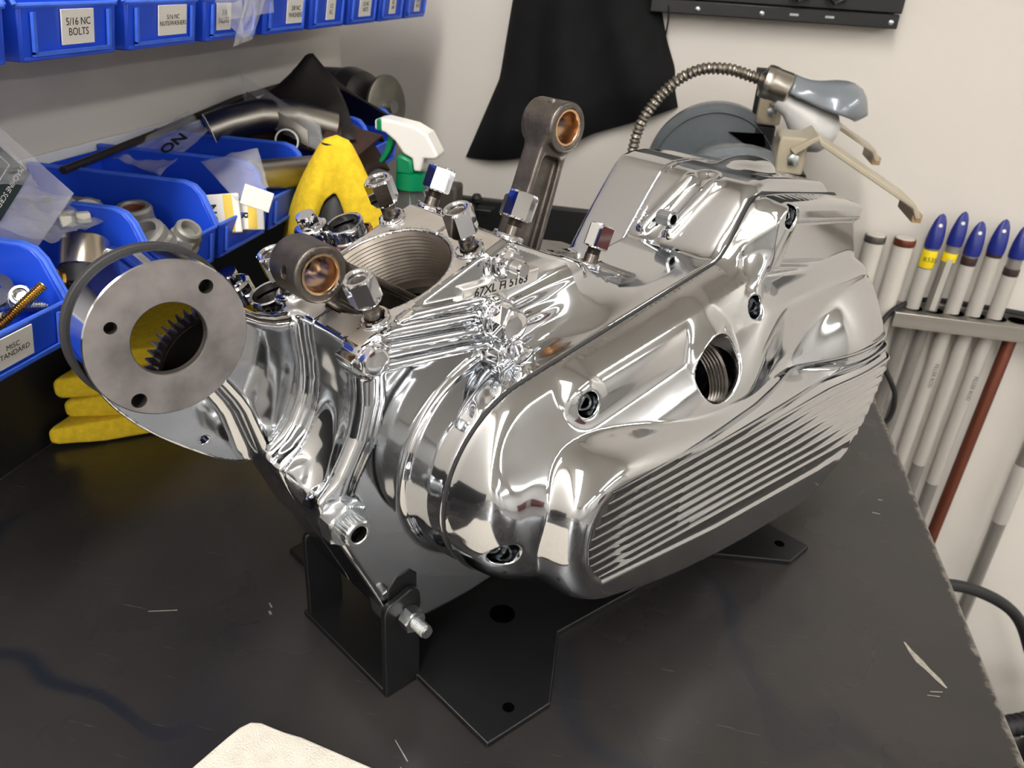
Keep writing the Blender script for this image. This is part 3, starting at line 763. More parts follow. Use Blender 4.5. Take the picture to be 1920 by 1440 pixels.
b = MB(); o = Vector((18,0,66)); b.hexa(o, (0,-1,0), 15, 9.5, ref=(.25,0,1)); b.lathe([(4.7,9)]+[q for k in range(8) for q in ((4.7,10+k*1.4),(4.1,10.7+k*1.4))]+[(3.9,22)], 24, o, (0,-1,0))
b.build('mount_nut', M['zinc'], stand, scale=MM, ang=9)
MB().cyl((18,3,66),(18,101,66),4.6).build('mount_bolt', M['zinc'], stand, scale=MM)

# ------------------------------------------------------------------ parts bins on the left wall
M['blue'] = mat('blue_plastic', (30,74,204), .38, noise=.06, scale=30, coat=.1, sss=.0)
M['blueworn'] = mat('worn_blue_plastic_edge', (62,104,214), .45, noise=.12, scale=90)
M['paper'] = mat('white_paper_label', (226,222,214), .6)
M['bagfilm'] = mat('clear_plastic_film', (235,235,235), .18, trans=.0, alpha=.17, spec=.6)
M['yellow'] = mat('yellow_microfibre', (232,196,40), .95, noise=.12, scale=150, bump=.9, bscale=700)
M['rubber'] = mat('black_rubber', (24,24,25), .55)
M['galv'] = mat('dull_grey_zinc', (150,147,140), .5, .5, noise=.12, scale=120)
BW, BB = .0915, -.572
def make_bin(name, label, y1, z0, text, group, size=.0105, lw=.030, lo=.0):
    """y1: the end of the bin towards the back wall"""
    t = thing(name, label, 'parts bin', (-.395, y1-BW/2, z0), group=group)
    w = BW/2; D = BB+.395; th = .0024
    mb = MB()
    mb.box((D,-w+.004,0),(0,w-.004,.003))
    side = [(D,0),(-.001,0),(.004,.031),(-.004,.050),(-.008,.060),(-.014,.066),(-.022,.068),(D,.068)]
    for s in (-1,1):
        mb.prism(side, 0, 1, lambda p, s=s: Vector((p.x, s*(w-.0005*0)-s*th*p.z-s*.002*(1-p.y/.068), p.y)))
    mb.box((D,-w+.002,.0),(D+th,w-.002,.064))
    mb.prism([(-.0025,0.0005),(-.0005,0.0005),(.0045,.031),(.0015,.031)], -w+.003, w-.003, lambda p: Vector((p.x,p.z,p.y)))
    mb.build('bin_body', M['blue'], t, bevel=.0008, smooth=True)
    rim = MB()
    for s in (-1,1):
        rim.tube([(D,s*w,.068),(-.022,s*w,.068),(-.013,s*w,.0655),(-.007,s*w,.059),(.004,s*w,.032)], .0017, 8)
    rim.tube([(.0035,-w,.0315),(.0035,w,.0315)], .0016, 8)
    rim.build('rolled_rim', M['blueworn'], t)
    fr = MB()
    for a, b in (((-w+.010,.004),(-w+.0125,.028)),((w-.0125,.004),(w-.010,.028)),((-w+.010,.003),(w-.010,.0055))):
        fr.prism([(0,0),(.0022,0),(.0022,1),(0,1)], 0, 1, lambda p, a=a, b=b: Vector((p.x+.0003+.005*(a[1]+(b[1]-a[1])*p.y)/.031, a[0]+(b[0]-a[0])*p.z, a[1]+(b[1]-a[1])*p.y)))
    fr.build('label_slot', M['blueworn'], t)
    if text:
        nrm = Vector((.031,0,-.005)).normalized(); up = Vector((.005,0,.031)).normalized()
        m4 = frame((.0034,lo,.0185), (0,1,0), up)
        lb = MB().box((-lw/2,-.0105,-.0003),(lw/2,.0105,.0006)).build('bin_label', M['paper'], t, smooth=False); lb.matrix_local = m4
        text_part(text, 'label_text', M['ink'], lb, Matrix.Translation((0,0,.0008)), size*.62, ext=.00003)
    return t
UP = ['blue parts bin in the upper row at the left picture edge','blue upper row bin with a 5/16 NC BOLTS label','blue upper row bin with a 5/16 NC NUTS/WASHERS label','blue upper row bin partly behind the hanging clear plastic bag, label NUTS','blue upper row bin right of the hanging clear plastic bag','blue upper row bin, fourth from the far end','blue upper row bin, third from the far end','blue upper row bin, second from the far end, with parts showing above its lip','last blue bin of the upper row, nearest the back wall']
TX = ['','5/16 NC\nBOLTS','5/16 NC\nNUTS/WASHERS','3/8\nNUTS','3/8 NC\nWASHERS','1/2\nNC','1/2 NC\nNUTS','NC\nNF','1/4 NC\nNUTS']
LO = [0,.005,.010,-.016,.018,.004,.004,.0,.002]
for k in range(9):
    make_bin('parts_bin', UP[k], .431+.0995*k, .384, TX[k], 'blue parts bins in the upper row', .0105 if k != 2 else .0076, .030 if k in (1,) else (.036 if k in (2,4,6) else .022), LO[k])
LOW = ['blue lower bin labelled MISC STANDARD at the left picture edge','blue lower bin behind the round generator housing holding a socket and a brass fitting','blue lower bin holding large grey zinc nuts','blue lower bin holding white printed packets','blue lower bin holding bent steel tube ends, just left of the yellow cloth','blue lower bin with dark leather sticking out, behind the yellow cloth','blue lower bin right of the yellow cloth tip','blue lower bin behind the spray bottle nozzle']
for k in range(8):
    make_bin('parts_bin', LOW[k], .431+.0945*k, .203, 'MISC\nSTANDARD' if k == 0 else '', 'blue parts bins in the lower row', .0084, .034, -.006)
for z in (.40,.225):
    tag(MB().box((XL+.0005,.2,z),(XL+.006,1.27,z+.05)).build('bin_rail', M['whitemetal'], bevel=.001), 'white bin hanging rail on the left wall behind the %s bins' % ('upper' if z > .3 else 'lower'), 'rail')
tag(MB().tube([(-.520,.60,.2745),(-.545,.78,.2765),(-.57,.99,.283),(-.565,1.2,.29)], [.0035,.004,.004,.004], 10).build('steel_rod', mat('dull_dark_rod',(60,56,52),.5,.6)), 'thin dark rod lying along the wall over the backs of the lower bins', 'rod')

# hardware lying in the lower bins
def loose(name, label, cat, mb, m, loc, rot, group=None, extra=None, ang=22):
    t = thing(name, label, cat, loc, rot, group) if extra else None
    o = mb.build(name if not extra else extra[0], m, t, ang=ang)
    if not extra: o.location = loc; o.rotation_euler = rot; tag(o, label, cat, group)
    return t or o
def screw_mb(L, r, head=None):
    mb = MB(); pr = [(r*.7,0)]
    n = int(L/.0016)
    for k in range(n): pr += [(r,.0004+k*.0016),(r*.82,.0012+k*.0016)]
    pr += [(r*.9,L)]; mb.lathe(pr, 14)
    if head: mb.hexa((0,0,L), (0,0,1), head, head*.42)
    return mb
loose('hex_bolt','zinc hex bolt standing head up in the MISC STANDARD bin','bolt', screw_mb(.022,.0040,.015), M['zinc'], (-0.470,0.405,0.230), (.15,.1,0))
loose('threaded_rod','zinc bolt lying across the MISC STANDARD bin, threads towards the lens','bolt', screw_mb(.052,.0045), M['zinc'], (-0.485,0.392,0.238), (R(80),0,R(62)))
loose('hex_bolt','zinc hex bolt lying under the long threaded one in the MISC STANDARD bin','bolt', screw_mb(.035,.0042,.014), M['zinc'], (-0.428,0.418,0.230), (R(92),0,R(118)))
loose('threaded_rod','brownish threaded screw leaning in the front of the MISC STANDARD bin','screw', screw_mb(.045,.0035), M['brass'], (-0.405,0.378,0.229), (R(60),0,R(160)))
loose('washer','flat grey washer beside the brownish screw in the MISC STANDARD bin','washer', MB().lathe([(.004,0),(.011,0),(.011,.002),(.004,.002),(.004,0)],24,cap=False), M['zinc'], (-0.425,0.410,0.246), (.5,.3,0))
loose('hex_nut','small shiny zinc nut in the right front corner of the MISC STANDARD bin','nut', MB().hexa((0,0,0),(0,0,1),.013,.008,bore=.004), M['zinc'], (-0.409,0.415,0.240), (.9,.2,.3))
loose('hex_bolt','zinc bolt head at the left picture edge in the MISC STANDARD bin','bolt', screw_mb(.03,.0045,.016), M['zinc'], (-0.415,0.395,0.221), (.3,.4,0))
t = thing('wrench_socket', 'round steel and black socket lying in the second lower bin', 'socket', (-.418,.478,.222), (R(-38),R(-18),0))
MB().lathe([(.0125,0),(.0165,.001),(.0168,.014),(.0160,.015)],36).build('black_end', M['rubber'], t)
MB().lathe([(.0160,.0145),(.0172,.016),(.0172,.038),(.0160,.040),(.011,.040),(.010,.030),(.001,.030)],36).build('steel_sleeve', mat('brushed_steel',(190,180,165),.25,1.0), t)
t = thing('brass_fitting', 'brass hex fitting beside the socket in the second lower bin', 'fitting', (-.420,.482,.226), (R(70),.2,R(-30)))
MB().hexa((0,0,0),(0,0,1),.021,.010).build('hex_body', M['brass'], t, ang=12)
MB().lathe([(.008,.010),(.0085,.012),(.0078,.014),(.0085,.016),(.0078,.018),(.0085,.020),(.005,.021),(.005,.012),(.001,.012)],24).build('threaded_nose', M['brass'], t)
t = thing('flange_bolt', 'zinc flange bolt standing near the far wall of the second lower bin', 'bolt', (-.412,.500,.222), (-.15,.2,.3))
screw_mb(.016,.0052).build('shank', M['zinc'], t); MB().lathe([(.0125,.016),(.0125,.0178),(.008,.0195),(.001,.0195)],28).hexa((0,0,.018),(0,0,1),.0135,.0085).build('head', M['zinc'], t, ang=14)
def locknut(label, loc, rot, af, h, insert=None, flange=False):
    t = thing('lock_nut', label, 'nut', loc, rot, 'large zinc nuts in the third lower bin'); a = af/2
    MB().hexa((0,0,0),(0,0,1),af,h*.62,top=True).build('hex_body', M['galv'], t, ang=12)
    MB().lathe([(a*.98,h*.6),(a*.98,h*.9),(a*.86,h),(a*.66,h),(a*.62,h*.93),(a*.62,h*.3),(.0001,h*.3)],36).build('collar', M['galv'], t)
    if insert: MB().lathe([(a*.64,h*.9),(a*.50,h*.88),(a*.50,h*.4)],32,cap=False).build('insert', insert, t)
    if flange: MB().lathe([(a*1.25,-.002),(a*1.28,-.0005),(a*1.05,.002)],36).build('flange', M['galv'], t)
    return t
M['nylon'] = mat('brown_insert', (110,62,44), .5)
locknut('large grey open ring nut at the front of the third lower bin', (-.408,.560,.228), (.55,-.15,0), .033, .024)
locknut('grey nut with a brown insert behind the open ring nut', (-.446,.588,.232), (.15,.05,0), .031, .024, M['nylon'])
locknut('tilted flange nut at the right end of the third lower bin', (-.394,.572,.234), (.35,.55,.4), .022, .018, None, True)
locknut('big shadowed nut lying on its side at the back of the third lower bin', (-.492,.580,.240), (1.2,.5,.7), .034, .026)
locknut('small white nut with a dark hole at the back left of the third lower bin', (-.522,.585,.244), (1.3,.2,-.6), .02, .016, M['ink'])
def packet(label, loc, rot, w, h, txt, txt2=None):
    t = thing('paper_packet', label, 'packet', loc, rot)
    MB().box((-w/2,-h/2,-.002),(w/2,h/2,.002)).build('packet_body', M['paper'], t, bevel=.001)
    text_part(txt, 'packet_text', M['ink'], t, Matrix.Translation((-w*.1,0,.0022)) @ Matrix.Rotation(-PI/2,4,'Z'), .012, ext=.00003, bold=.0003)
    MB().box((w/2-.014,-h/2+.001,.0021),(w/2-.006,h/2-.001,.0024)).build('yellow_band', M['yellow2'], t, smooth=False)
    return t
M['yellow2'] = mat('yellow_print', (225,190,70), .6)
packet('white packet printed NG standing in the fourth lower bin', (-.408,.650,.236), (R(66),R(-4),R(24)), .042, .036, 'NG')
packet('small white packet behind the NG packet', (-.388,.668,.232), (R(66),0,R(24)), .030, .026, 'R')

# clear bags and the green hang card
def film(name, label, pts, nu, nv, m, parent=None, crumple=.003, seed=1, thick=.0004, cat='plastic bag'):
    """bilinear patch through four corners with creases"""
    rn = np.random.RandomState(seed); A, B, Cc, D = [np.array(p) for p in pts]
    K = rn.randn(6,2)*7; Ph = rn.rand(6)*6.28; nrm = np.cross(B-A, D-A); nrm /= np.linalg.norm(nrm)
    def fn(u, v):
        p = A*(1-u)*(1-v)+B*u*(1-v)+Cc*u*v+D*(1-u)*v
        q = sum(np.abs(np.sin(K[i,0]*u+K[i,1]*v+Ph[i]))-.6 for i in range(6))*crumple
        e = min(u,1-u,v,1-v)*6
        return Vector(p+nrm*q*min(1,.4+e))
    o = MB().grid(nu, nv, fn).build(name, m, parent, ang=60, solid=thick)
    if label: tag(o, label, cat)
    return o
hang = thing('hanging_bag', 'folded clear plastic bag hanging over the upper bins', 'plastic bag', (0,0,0))
film('bag_fold', None, [(-.386,.635,.455),(-.386,.745,.462),(-.383,.742,.404),(-.383,.648,.400)], 14, 10, M['bagfilm'], hang, .0015, 3)
film('bag_fold', None, [(-.381,.690,.418),(-.380,.742,.436),(-.380,.690,.384),(-.380,.658,.380)], 12, 10, M['bagfilm'], hang, .0012, 5)
film('bag_fold', None, [(-.378,.650,.412),(-.378,.676,.416),(-.377,.672,.386),(-.377,.652,.396)], 10, 8, M['bagfilm'], hang, .001, 6)
bag = thing('parts_bag', 'clear bag of white bits lying over the second lower bin', 'plastic bag', (0,0,0))
film('bag_film', None, [(-.52,.455,.285),(-.50,.525,.285),(-.425,.535,.262),(-.430,.47,.258)], 18, 18, M['bagfilm'], bag, .0035, 8)
M['whitebit'] = mat('white_plastic_bits', (225,222,205), .5)
for k, (dx, dy, dz) in enumerate(((0,0,0),(.008,.006,.002),(-.007,.008,.001),(.004,-.008,.003))):
    MB().box((-.005,-.004,-.004),(.005,.004,.004)).build('white_bit', M['whitebit'], bag, bevel=.0012).matrix_local = Matrix.Translation((-.447+dx,.512+dy,.262+dz)) @ Matrix.Rotation(k*.8,4,'Z')
card = thing('screw_pack', 'clear hang pack with a dark green MACHINE SCREWS card', 'hang pack', (0,0,0))
cm = frame((-.434,.470,.307), (-.64,-.10,-.77), (.77,0,-.64))
bk = MB().box((-.012,-.075,-.0008),(.062,.030,.0004)).build('blister', M['bagfilm'], card, bevel=.0005); bk.matrix_local = cm
M['green_card'] = mat('dark_green_card', (22,42,36), .6)
gc_ = MB().box((-.001,-.072,.0005),(.060,0,.0012)).build('printed_card', M['green_card'], card, smooth=False); gc_.matrix_local = cm
text_part('MACHINE SCREWS', 'card_text', M['paper'], gc_, Matrix.Translation((.021,-.006,.0014)), .0052, ext=.00003)
text_part('EVE', 'card_text', M['paper'], gc_, Matrix.Translation((.020,-.023,.0014)), .013, ext=.00003)
b = MB()
for q in ((.004,-.0142,.056,-.0136),(.004,-.0334,.056,-.0328),(.004,-.0334,.0046,-.0136)): b.box((q[0],q[1],.0012),(q[2],q[3],.0015))
b.build('card_frame', M['paper'], gc_, smooth=False)
film('crumpled_film', None, [(-.50,.455,.322),(-.44,.462,.326),(-.425,.468,.300),(-.49,.462,.300)], 14, 14, M['bagfilm'], card, .004, 11)

# tube ends, flat bag and leather in the bins behind
M['tubesteel'] = mat('bare_steel_tube', (150,145,138), .35, 1.0)
def bent(label, pts, r):
    t = thing('bent_tube', label, 'steel tube', (0,0,0), group='bent steel tubes in the bins')
    MB().tube(pts, r, 24, cap=False).tube(list(reversed(pts)), r*.86, 24, cap=False).build('tube_wall', M['tubesteel'], t)
    MB().lathe([(r,-.0003),(r,.0006),(r*.86,.0006),(r*.86,-.0003)], 24, pts[-1], Vector(pts[-1])-Vector(pts[-2]), cap=False).build('cut_end', M['whitemetal'], t)
bent('wide bent steel tube end leaning in the bin left of the yellow cloth', [(-.40,.90,.275),(-.435,.875,.289),(-.465,.85,.291),(-.49,.83,.284),(-.508,.815,.276)], .018)
bent('narrow steel tube end lying below the wide bent tube', [(-.44,.90,.262),(-.43,.86,.268),(-.42,.82,.272)], .013)
tag(MB().lathe([(.016,0),(.016,.11)],20,(-.41,.72,.255),(.25,.95,-.1)).build('steel_bar', M['tubesteel']), 'grey steel bar lying over the bin beside the yellow cloth', 'bar')
ngbag = thing('parts_bag', 'clear bag with black lettering standing at the back of the fourth lower bin', 'plastic bag', (0,0,0))
film('bag_film', None, [(-.555,.71,.262),(-.515,.79,.300),(-.47,.75,.290),(-.49,.69,.255)], 14, 14, M['bagfilm'], ngbag, .003, 21)
text_part('ON', 'bag_text', M['ink'], ngbag, frame((-.492,.722,.279), (.45,.6,.45), (-.6,.5,.3)), .018, ext=.0002, bold=.0005)
clb = thing('parts_bag', 'whitish bag of small parts standing against the yellow cloth bin', 'plastic bag', (0,0,0))
film('bag_film', None, [(-.45,.70,.270),(-.40,.72,.285),(-.365,.67,.262),(-.39,.655,.250)], 12, 12, M['bagfilm'], clb, .003, 23)
MB().box((-.013,-.009,-.001),(.013,.009,.001)).build('bag_tag', M['paper'], clb, bevel=.0005).matrix_local = frame((-.365,.648,.256),(.8,.3,-.3),(.2,.3,.9))
M['leather'] = mat('black_leather', (26,22,20), .62, noise=.15, scale=60, bump=.3, bscale=300)
M['suede'] = mat('brown_suede', (58,38,31), .85, noise=.15, scale=80, bump=.3, bscale=500)
lea = thing('leather_scrap', 'folded black and brown leather scrap sticking up behind the yellow cloth', 'leather', (0,0,0))
def lsheet(u, v):
    # v along the sheet: up the near face, over the fold, down the far face
    top = Vector((-.452-.02*u, .955+.0*u, .349-.01*u))
    a = Vector((-.565+.20*u, .90-.02*u, .250+.018*u)); c = Vector((-.50+.13*u, 1.08, .25))
    s = (v*2) if v < .5 else (2-v*2)
    base = a if v < .5 else c
    apex = Vector((-.475+.05*u, .95+.02*u, .352-.075*abs(u-.45)))
    p = base.lerp(apex, s**.85)
    return p+Vector((0,-.01*math.sin(PI*s)*math.sin(3*u+1),0))
MB().grid(16, 24, lsheet).build('black_face', M['leather'], lea, solid=.003, ang=60)
def lsheet2(u, v):
    return Vector((-.53+.17*u+.01*math.sin(4*v), .86+.12*v, .268+.026*math.sin(PI*v)*(1-.4*u)-.018*u))
MB().grid(16, 14, lsheet2).build('brown_flap', M['suede'], lea, solid=.0035, ang=60)
def lsheet3(u, v):
    return Vector((-.40+.045*u, .86+.10*v, .268-.05*u**1.5+.012*math.sin(PI*v)))
MB().grid(10, 10, lsheet3).build('brown_tail', M['suede'], lea, solid=.004, ang=60)
fb = thing('document_sleeve', 'clear sleeve with a pale paper slip leaning on the leather', 'plastic sleeve', (0,0,0))
film('sleeve', None, [(-.50,.875,.330),(-.385,.83,.290),(-.375,.82,.262),(-.49,.865,.285)], 8, 8, M['bagfilm'], fb, .0008, 31)
MB().add([(-.49,.868,.312),(-.40,.829,.284),(-.398,.828,.266),(-.487,.866,.290)], [(0,1,2,3)]).build('paper_slip', mat('grey_paper',(165,158,148),.7), fb, solid=.0006)

# ------------------------------------------------------------------ cloths
def cushion(name, m, parent, lo, hi, seed, r=.011, shear=0.0):
    rn = np.random.RandomState(seed); ph = rn.rand(8)*6.28
    n = 40; rings = 18; cx, cy = (lo[0]+hi[0])/2, (lo[1]+hi[1])/2; hx, hy = (hi[0]-lo[0])/2, (hi[1]-lo[1])/2; zc = (lo[2]+hi[2])/2; hz = (hi[2]-lo[2])/2
    v = []; f = []
    for i in range(rings):
        a = -PI/2+PI*i/(rings-1); zz = math.sin(a); q = math.cos(a)
        for k in range(n):
            t = 2*PI*k/n; c, s = math.cos(t), math.sin(t); e = .28
            X = math.copysign(abs(c)**e, c); Y = math.copysign(abs(s)**e, s)
            wob = 1+.02*math.sin(3*t+ph[0])+.015*math.sin(7*t+ph[1])
            ins = (1-q**.35)*r*1.2
            x = cx+X*(hx*wob-ins) if i not in (0,rings-1) else cx+X*hx*.55
            y = cy+Y*(hy*wob-ins) if i not in (0,rings-1) else cy+Y*hy*.55
            z = zc+hz*math.copysign(abs(zz)**.6, zz)*(1+.10*math.sin(9*x*10+ph[2])*1.0+.08*math.sin(60*y+ph[3]))
            v.append((x,y+shear*(x-lo[0]),z))
    for i in range(rings-1):
        for k in range(n): f.append((i*n+k,i*n+(k+1)%n,(i+1)*n+(k+1)%n,(i+1)*n+k))
    f.append(tuple(range(n-1,-1,-1))); f.append(tuple((rings-1)*n+k for k in range(n)))
    return MB().add(v, f).build(name, m, parent, ang=80)
LAY = ['bottom yellow cloth of the folded stack under the bins','second yellow cloth from the bottom of the folded stack','third yellow cloth from the bottom of the folded stack','top yellow cloth of the folded stack seen through the generator opening']
for k in range(4):
    z0 = .0015+.0245*k
    o = cushion('folded_cloth', M['yellow'], None, (-.572+.005*(k%2)+.003*k, .556+.006*k+(.010 if k == 1 else 0), z0), (-.36+.01*k, .74, z0+.0235), 40+k, .011, .8)
    tag(o, LAY[k], 'cloth', 'folded yellow cloths under the bins')
dr = thing('draped_cloth', 'bright yellow cloth draped in a peak behind the engine', 'cloth', (-.346,.775,0))
def drape(u, v):
    t = 2*PI*u; zt = .292
    hem = .150+.084*math.exp(-((((t-5.05+PI)%(2*PI))-PI)/.46)**4)
    s = v**1.0; z = zt-(zt-hem)*s
    r0 = .011*(1-math.exp(-(zt-z)/.0025))+.055*math.tanh((zt-z)/.095)
    fold = 1+.15*s*math.sin(3*t+.7)+.07*s*math.sin(7*t+2)+.03*s*math.sin(13*t)
    ex = 1.0; ey = .72
    bend = .010*s*s
    return Vector((r0*fold*ex*math.cos(t)+.004*(1-s)-.012*s, r0*fold*ey*math.sin(t)+bend, z+.006*s*math.sin(5*t)))
MB().grid(73, 30, drape).build('cloth_sheet', M['yellow'], dr, solid=.0025, ang=80)
MB().lathe([(.030,0),(.032,.002),(.032,.19),(.020,.225),(.012,.235),(.012,.285),(.004,.290)], 28).build('bottle_under_cloth', M['rubber'], dr)
M['towel'] = mat('white_terry_towel', (214,206,192), .95, noise=.08, scale=90, bump=1.0, bscale=900)
tw = cushion('white_towel', M['towel'], None, (0,-.26,.0012), (.21,0,.011), 77, .004)
tw.rotation_euler = (0,0,R(-13)); tw.location = (-.222,.328,0)
tag(tw, 'off white terry towel at the bottom edge of the picture on the bench', 'towel')

# ------------------------------------------------------------------ spray bottle
M['whiteplastic'] = mat('white_plastic', (232,229,222), .35)
M['greenplastic'] = mat('green_plastic', (0,122,78), .35)
M['clearplastic'] = mat('clear_bottle_plastic', (222,230,226), .08, trans=.92, ior=1.2)
sp = thing('spray_bottle', 'clear spray bottle with a white and green trigger head', 'spray bottle', (-.284,.84,-.0095))
def px2(p): return ((p[0]-766)*.000586, .2575-(p[1]-322)*.000575-(p[0]-766)*.00002)
head = [(703,229),(720,225),(775,231),(802,243),(824,280),(818,287),(796,288),(791,313),(777,314),(774,291),(757,284),(741,263),(722,250),(703,248)]
def pr2(mb, poly, y0, y1): return mb.prism([px2(p) for p in poly], y0, y1, lambda p: Vector((p.x,p.z,p.y)))
pr2(MB(), head, -.014, .014).build('trigger_head', M['whiteplastic'], sp, bevel=.005, bseg=4)
pr2(MB(), [(706,228),(718,226),(718,249),(706,249)], -.0145, .0145).build('nozzle_ring', M['greenplastic'], sp, bevel=.002)
pr2(MB(), [(724,255),(736,262),(728,285),(716,305),(708,312),(704,306),(716,285)], -.006, .006).build('trigger', M['greenplastic'], sp, bevel=.0015)
pr2(MB(), [(744,287),(758,287),(774,293),(776,312),(776,322),(744,322)], -.016, .016).build('green_shroud', M['greenplastic'], sp, bevel=.003)
MB().lathe([(.014,.240),(.0175,.241),(.0175,.258),(.014,.259)], 32).build('collar', M['greenplastic'], sp)
MB().lathe([(.002,.0105),(.042,.0105),(.045,.0145),(.045,.150),(.042,.180),(.030,.210),(.018,.228),(.0145,.236),(.0145,.250),(.0130,.250),(.0130,.236),(.0165,.227),(.0285,.209),(.040,.179),(.043,.150),(.043,.0165),(.002,.0125)], 40).build('bottle', M['clearplastic'], sp)
MB().tube([(0,0,.245),(.002,0,.15),(.004,0,.035)], .003, 10).build('dip_tube', M['greenplastic'], sp)

# ------------------------------------------------------------------ motor, clamp, bag and panel at the back wall
M['motorgrey'] = mat('dark_grey_motor', (62,60,57), .45, .3, noise=.15, scale=50)
mt = thing('buffing_motor', 'dark grey electric motor with a steel wheel in the back corner', 'motor', (-.49,1.16,.262), (0,R(-4),R(-18)))
MB().lathe([(.01,-.12),(.042,-.118),(.050,-.11),(.050,.0),(.048,.002)], 40, (0,0,0), (1,0,0)).build('motor_body', M['motorgrey'], mt)
MB().lathe([(.050,.0),(.0515,.003),(.0515,.012),(.046,.030),(.030,.042),(.014,.046),(.001,.046)], 40, (0,0,0), (1,0,0)).build('end_bell', M['motorgrey'], mt)
MB().lathe([(.009,.04),(.009,.085)], 20, (0,0,0), (1,0,0)).build('shaft', M['zinc'], mt)
MB().lathe([(.004,.066),(.040,.066),(.043,.068),(.043,.072),(.036,.074),(.012,.073),(.001,.073)], 44, (0,0,0), (1,0,0)).build('wheel', mat('scuffed_steel_wheel',(140,136,125),.4,.8,noise=.3,scale=25), mt)
MB().box((.028,-.050,-.022),(.044,-.030,.006)).build('terminal_box', M['blackpaint'], mt, bevel=.002)
MB().box((-.09,-.04,-.262),(-.01,.04,-.045)).build('pedestal', M['motorgrey'], mt, bevel=.004)
cl = thing('bench_clamp', 'dark clamp block with a round knob at the back of the bench', 'clamp', (-.312,1.13,0))
MB().box((-.028,-.02,0),(.004,.02,.168)).build('block', mat('dark_brown_block',(70,64,58),.6), cl, bevel=.004)
MB().box((.004,-.012,.128),(.055,.012,.138)).build('bar', M['blackpaint'], cl, bevel=.001)
MB().lathe([(.002,.138),(.003,.142),(.0075,.146),(.008,.152),(.005,.157),(.001,.158)], 20, (.03,0,0)).build('knob', M['rubber'], cl)
MB().lathe([(.004,0),(.004,.130)], 14, (.03,0,0)).build('post', M['blackpaint'], cl)
M['blackcloth'] = mat('black_fabric', (19,19,20), .9, noise=.2, scale=30, bump=.25, bscale=500, spec=.25)
def bagf(u, v):
    lz = [(.62,-.262),(.411,-.289),(.295,-.304),(.225,-.332),(.164,-.357)]
    rz = [(.62,-.085),(.425,-.064),(.368,-.044),(.332,-.027),(.300,-.022),(.275,-.014)]
    def along(L, s):
        zz = L[0][0]+(L[-1][0]-L[0][0])*s
        for a, b in zip(L[:-1], L[1:]):
            if b[0] <= zz+1e-9: q = (a[0]-zz)/(a[0]-b[0]); return a[1]+(b[1]-a[1])*q, zz
        return L[-1][1], zz
    xl, zl = along(lz, v); xr, zr = along(rz, v)
    x = xl+(xr-xl)*u; z = zl+(zr-zl)*u-.014*v*math.sin(PI*min(1,u*1.6))*(1 if u < .62 else 0)-.010*v*math.sin(PI*u)
    b = math.sin(PI*u)**.55*min(1,(1-v)*7+.15)**.6
    fo = .006*math.sin(9*u+2.5*v)+.005*math.sin(17*u-5*v+1)*v+.007*math.sin(23*u*(1-.3*v)+3)*(.3+v)
    return x, z, b, fo
MBb = MB().grid(48, 40, lambda u, v: (lambda q: Vector((q[0], YB-.004-.055*q[2]+q[3]*q[2], q[1])))(bagf(u, v)))
MBb.grid(48, 40, lambda u, v: (lambda q: Vector((q[0], YB-.002, q[1])))(bagf(u, v)))
tag(MBb.build('hanging_black_bag', M['blackcloth'], ang=80), 'black fabric bag hanging flat on the white back wall', 'bag')
pn = thing('tool_holder', 'black metal tool holder plate on the back wall at the top edge', 'wall panel', (0,0,0))
MB().box((-.075,1.318,.428),(.275,YB-.001,.80)).build('panel_face', M['blackpaint'], pn, bevel=.0015)
MB().box((-.075,1.312,.4085),(.272,YB-.001,.427)).build('lower_flange', M['blackpaint'], pn, bevel=.0015)
rv = [(-.006,),(.085,),(.262,)]
for (x,) in rv: MB().lathe([(.0035,0),(.0035,.001),(.002,.002),(.001,.0022)], 16, (x,1.3118,.4165), (0,-1,0)).build('rivet', M['zinc'], pn)
for x in (.130,.179):
    MB().box((x-.006,1.3112,.4165),(x+.006,1.3135,.4195)).build('slot_tab', M['zinc'], pn, smooth=False)
    MB().tube([(x-.012,1.317,.47),(x-.010,1.300,.445),(x,1.294,.436),(x+.012,1.300,.442),(x+.016,1.317,.46)], .0035, 10).build('hook', M['blackpaint'], pn)
tag(MB().tube([(-.05,YB-.03,.43),(-.046,YB-.035,.40),(-.047,YB-.045,.37)], .0013, 8).build('bag_cord', M['blackcloth']), 'thin black cord running from the panel to the black bag', 'cord')

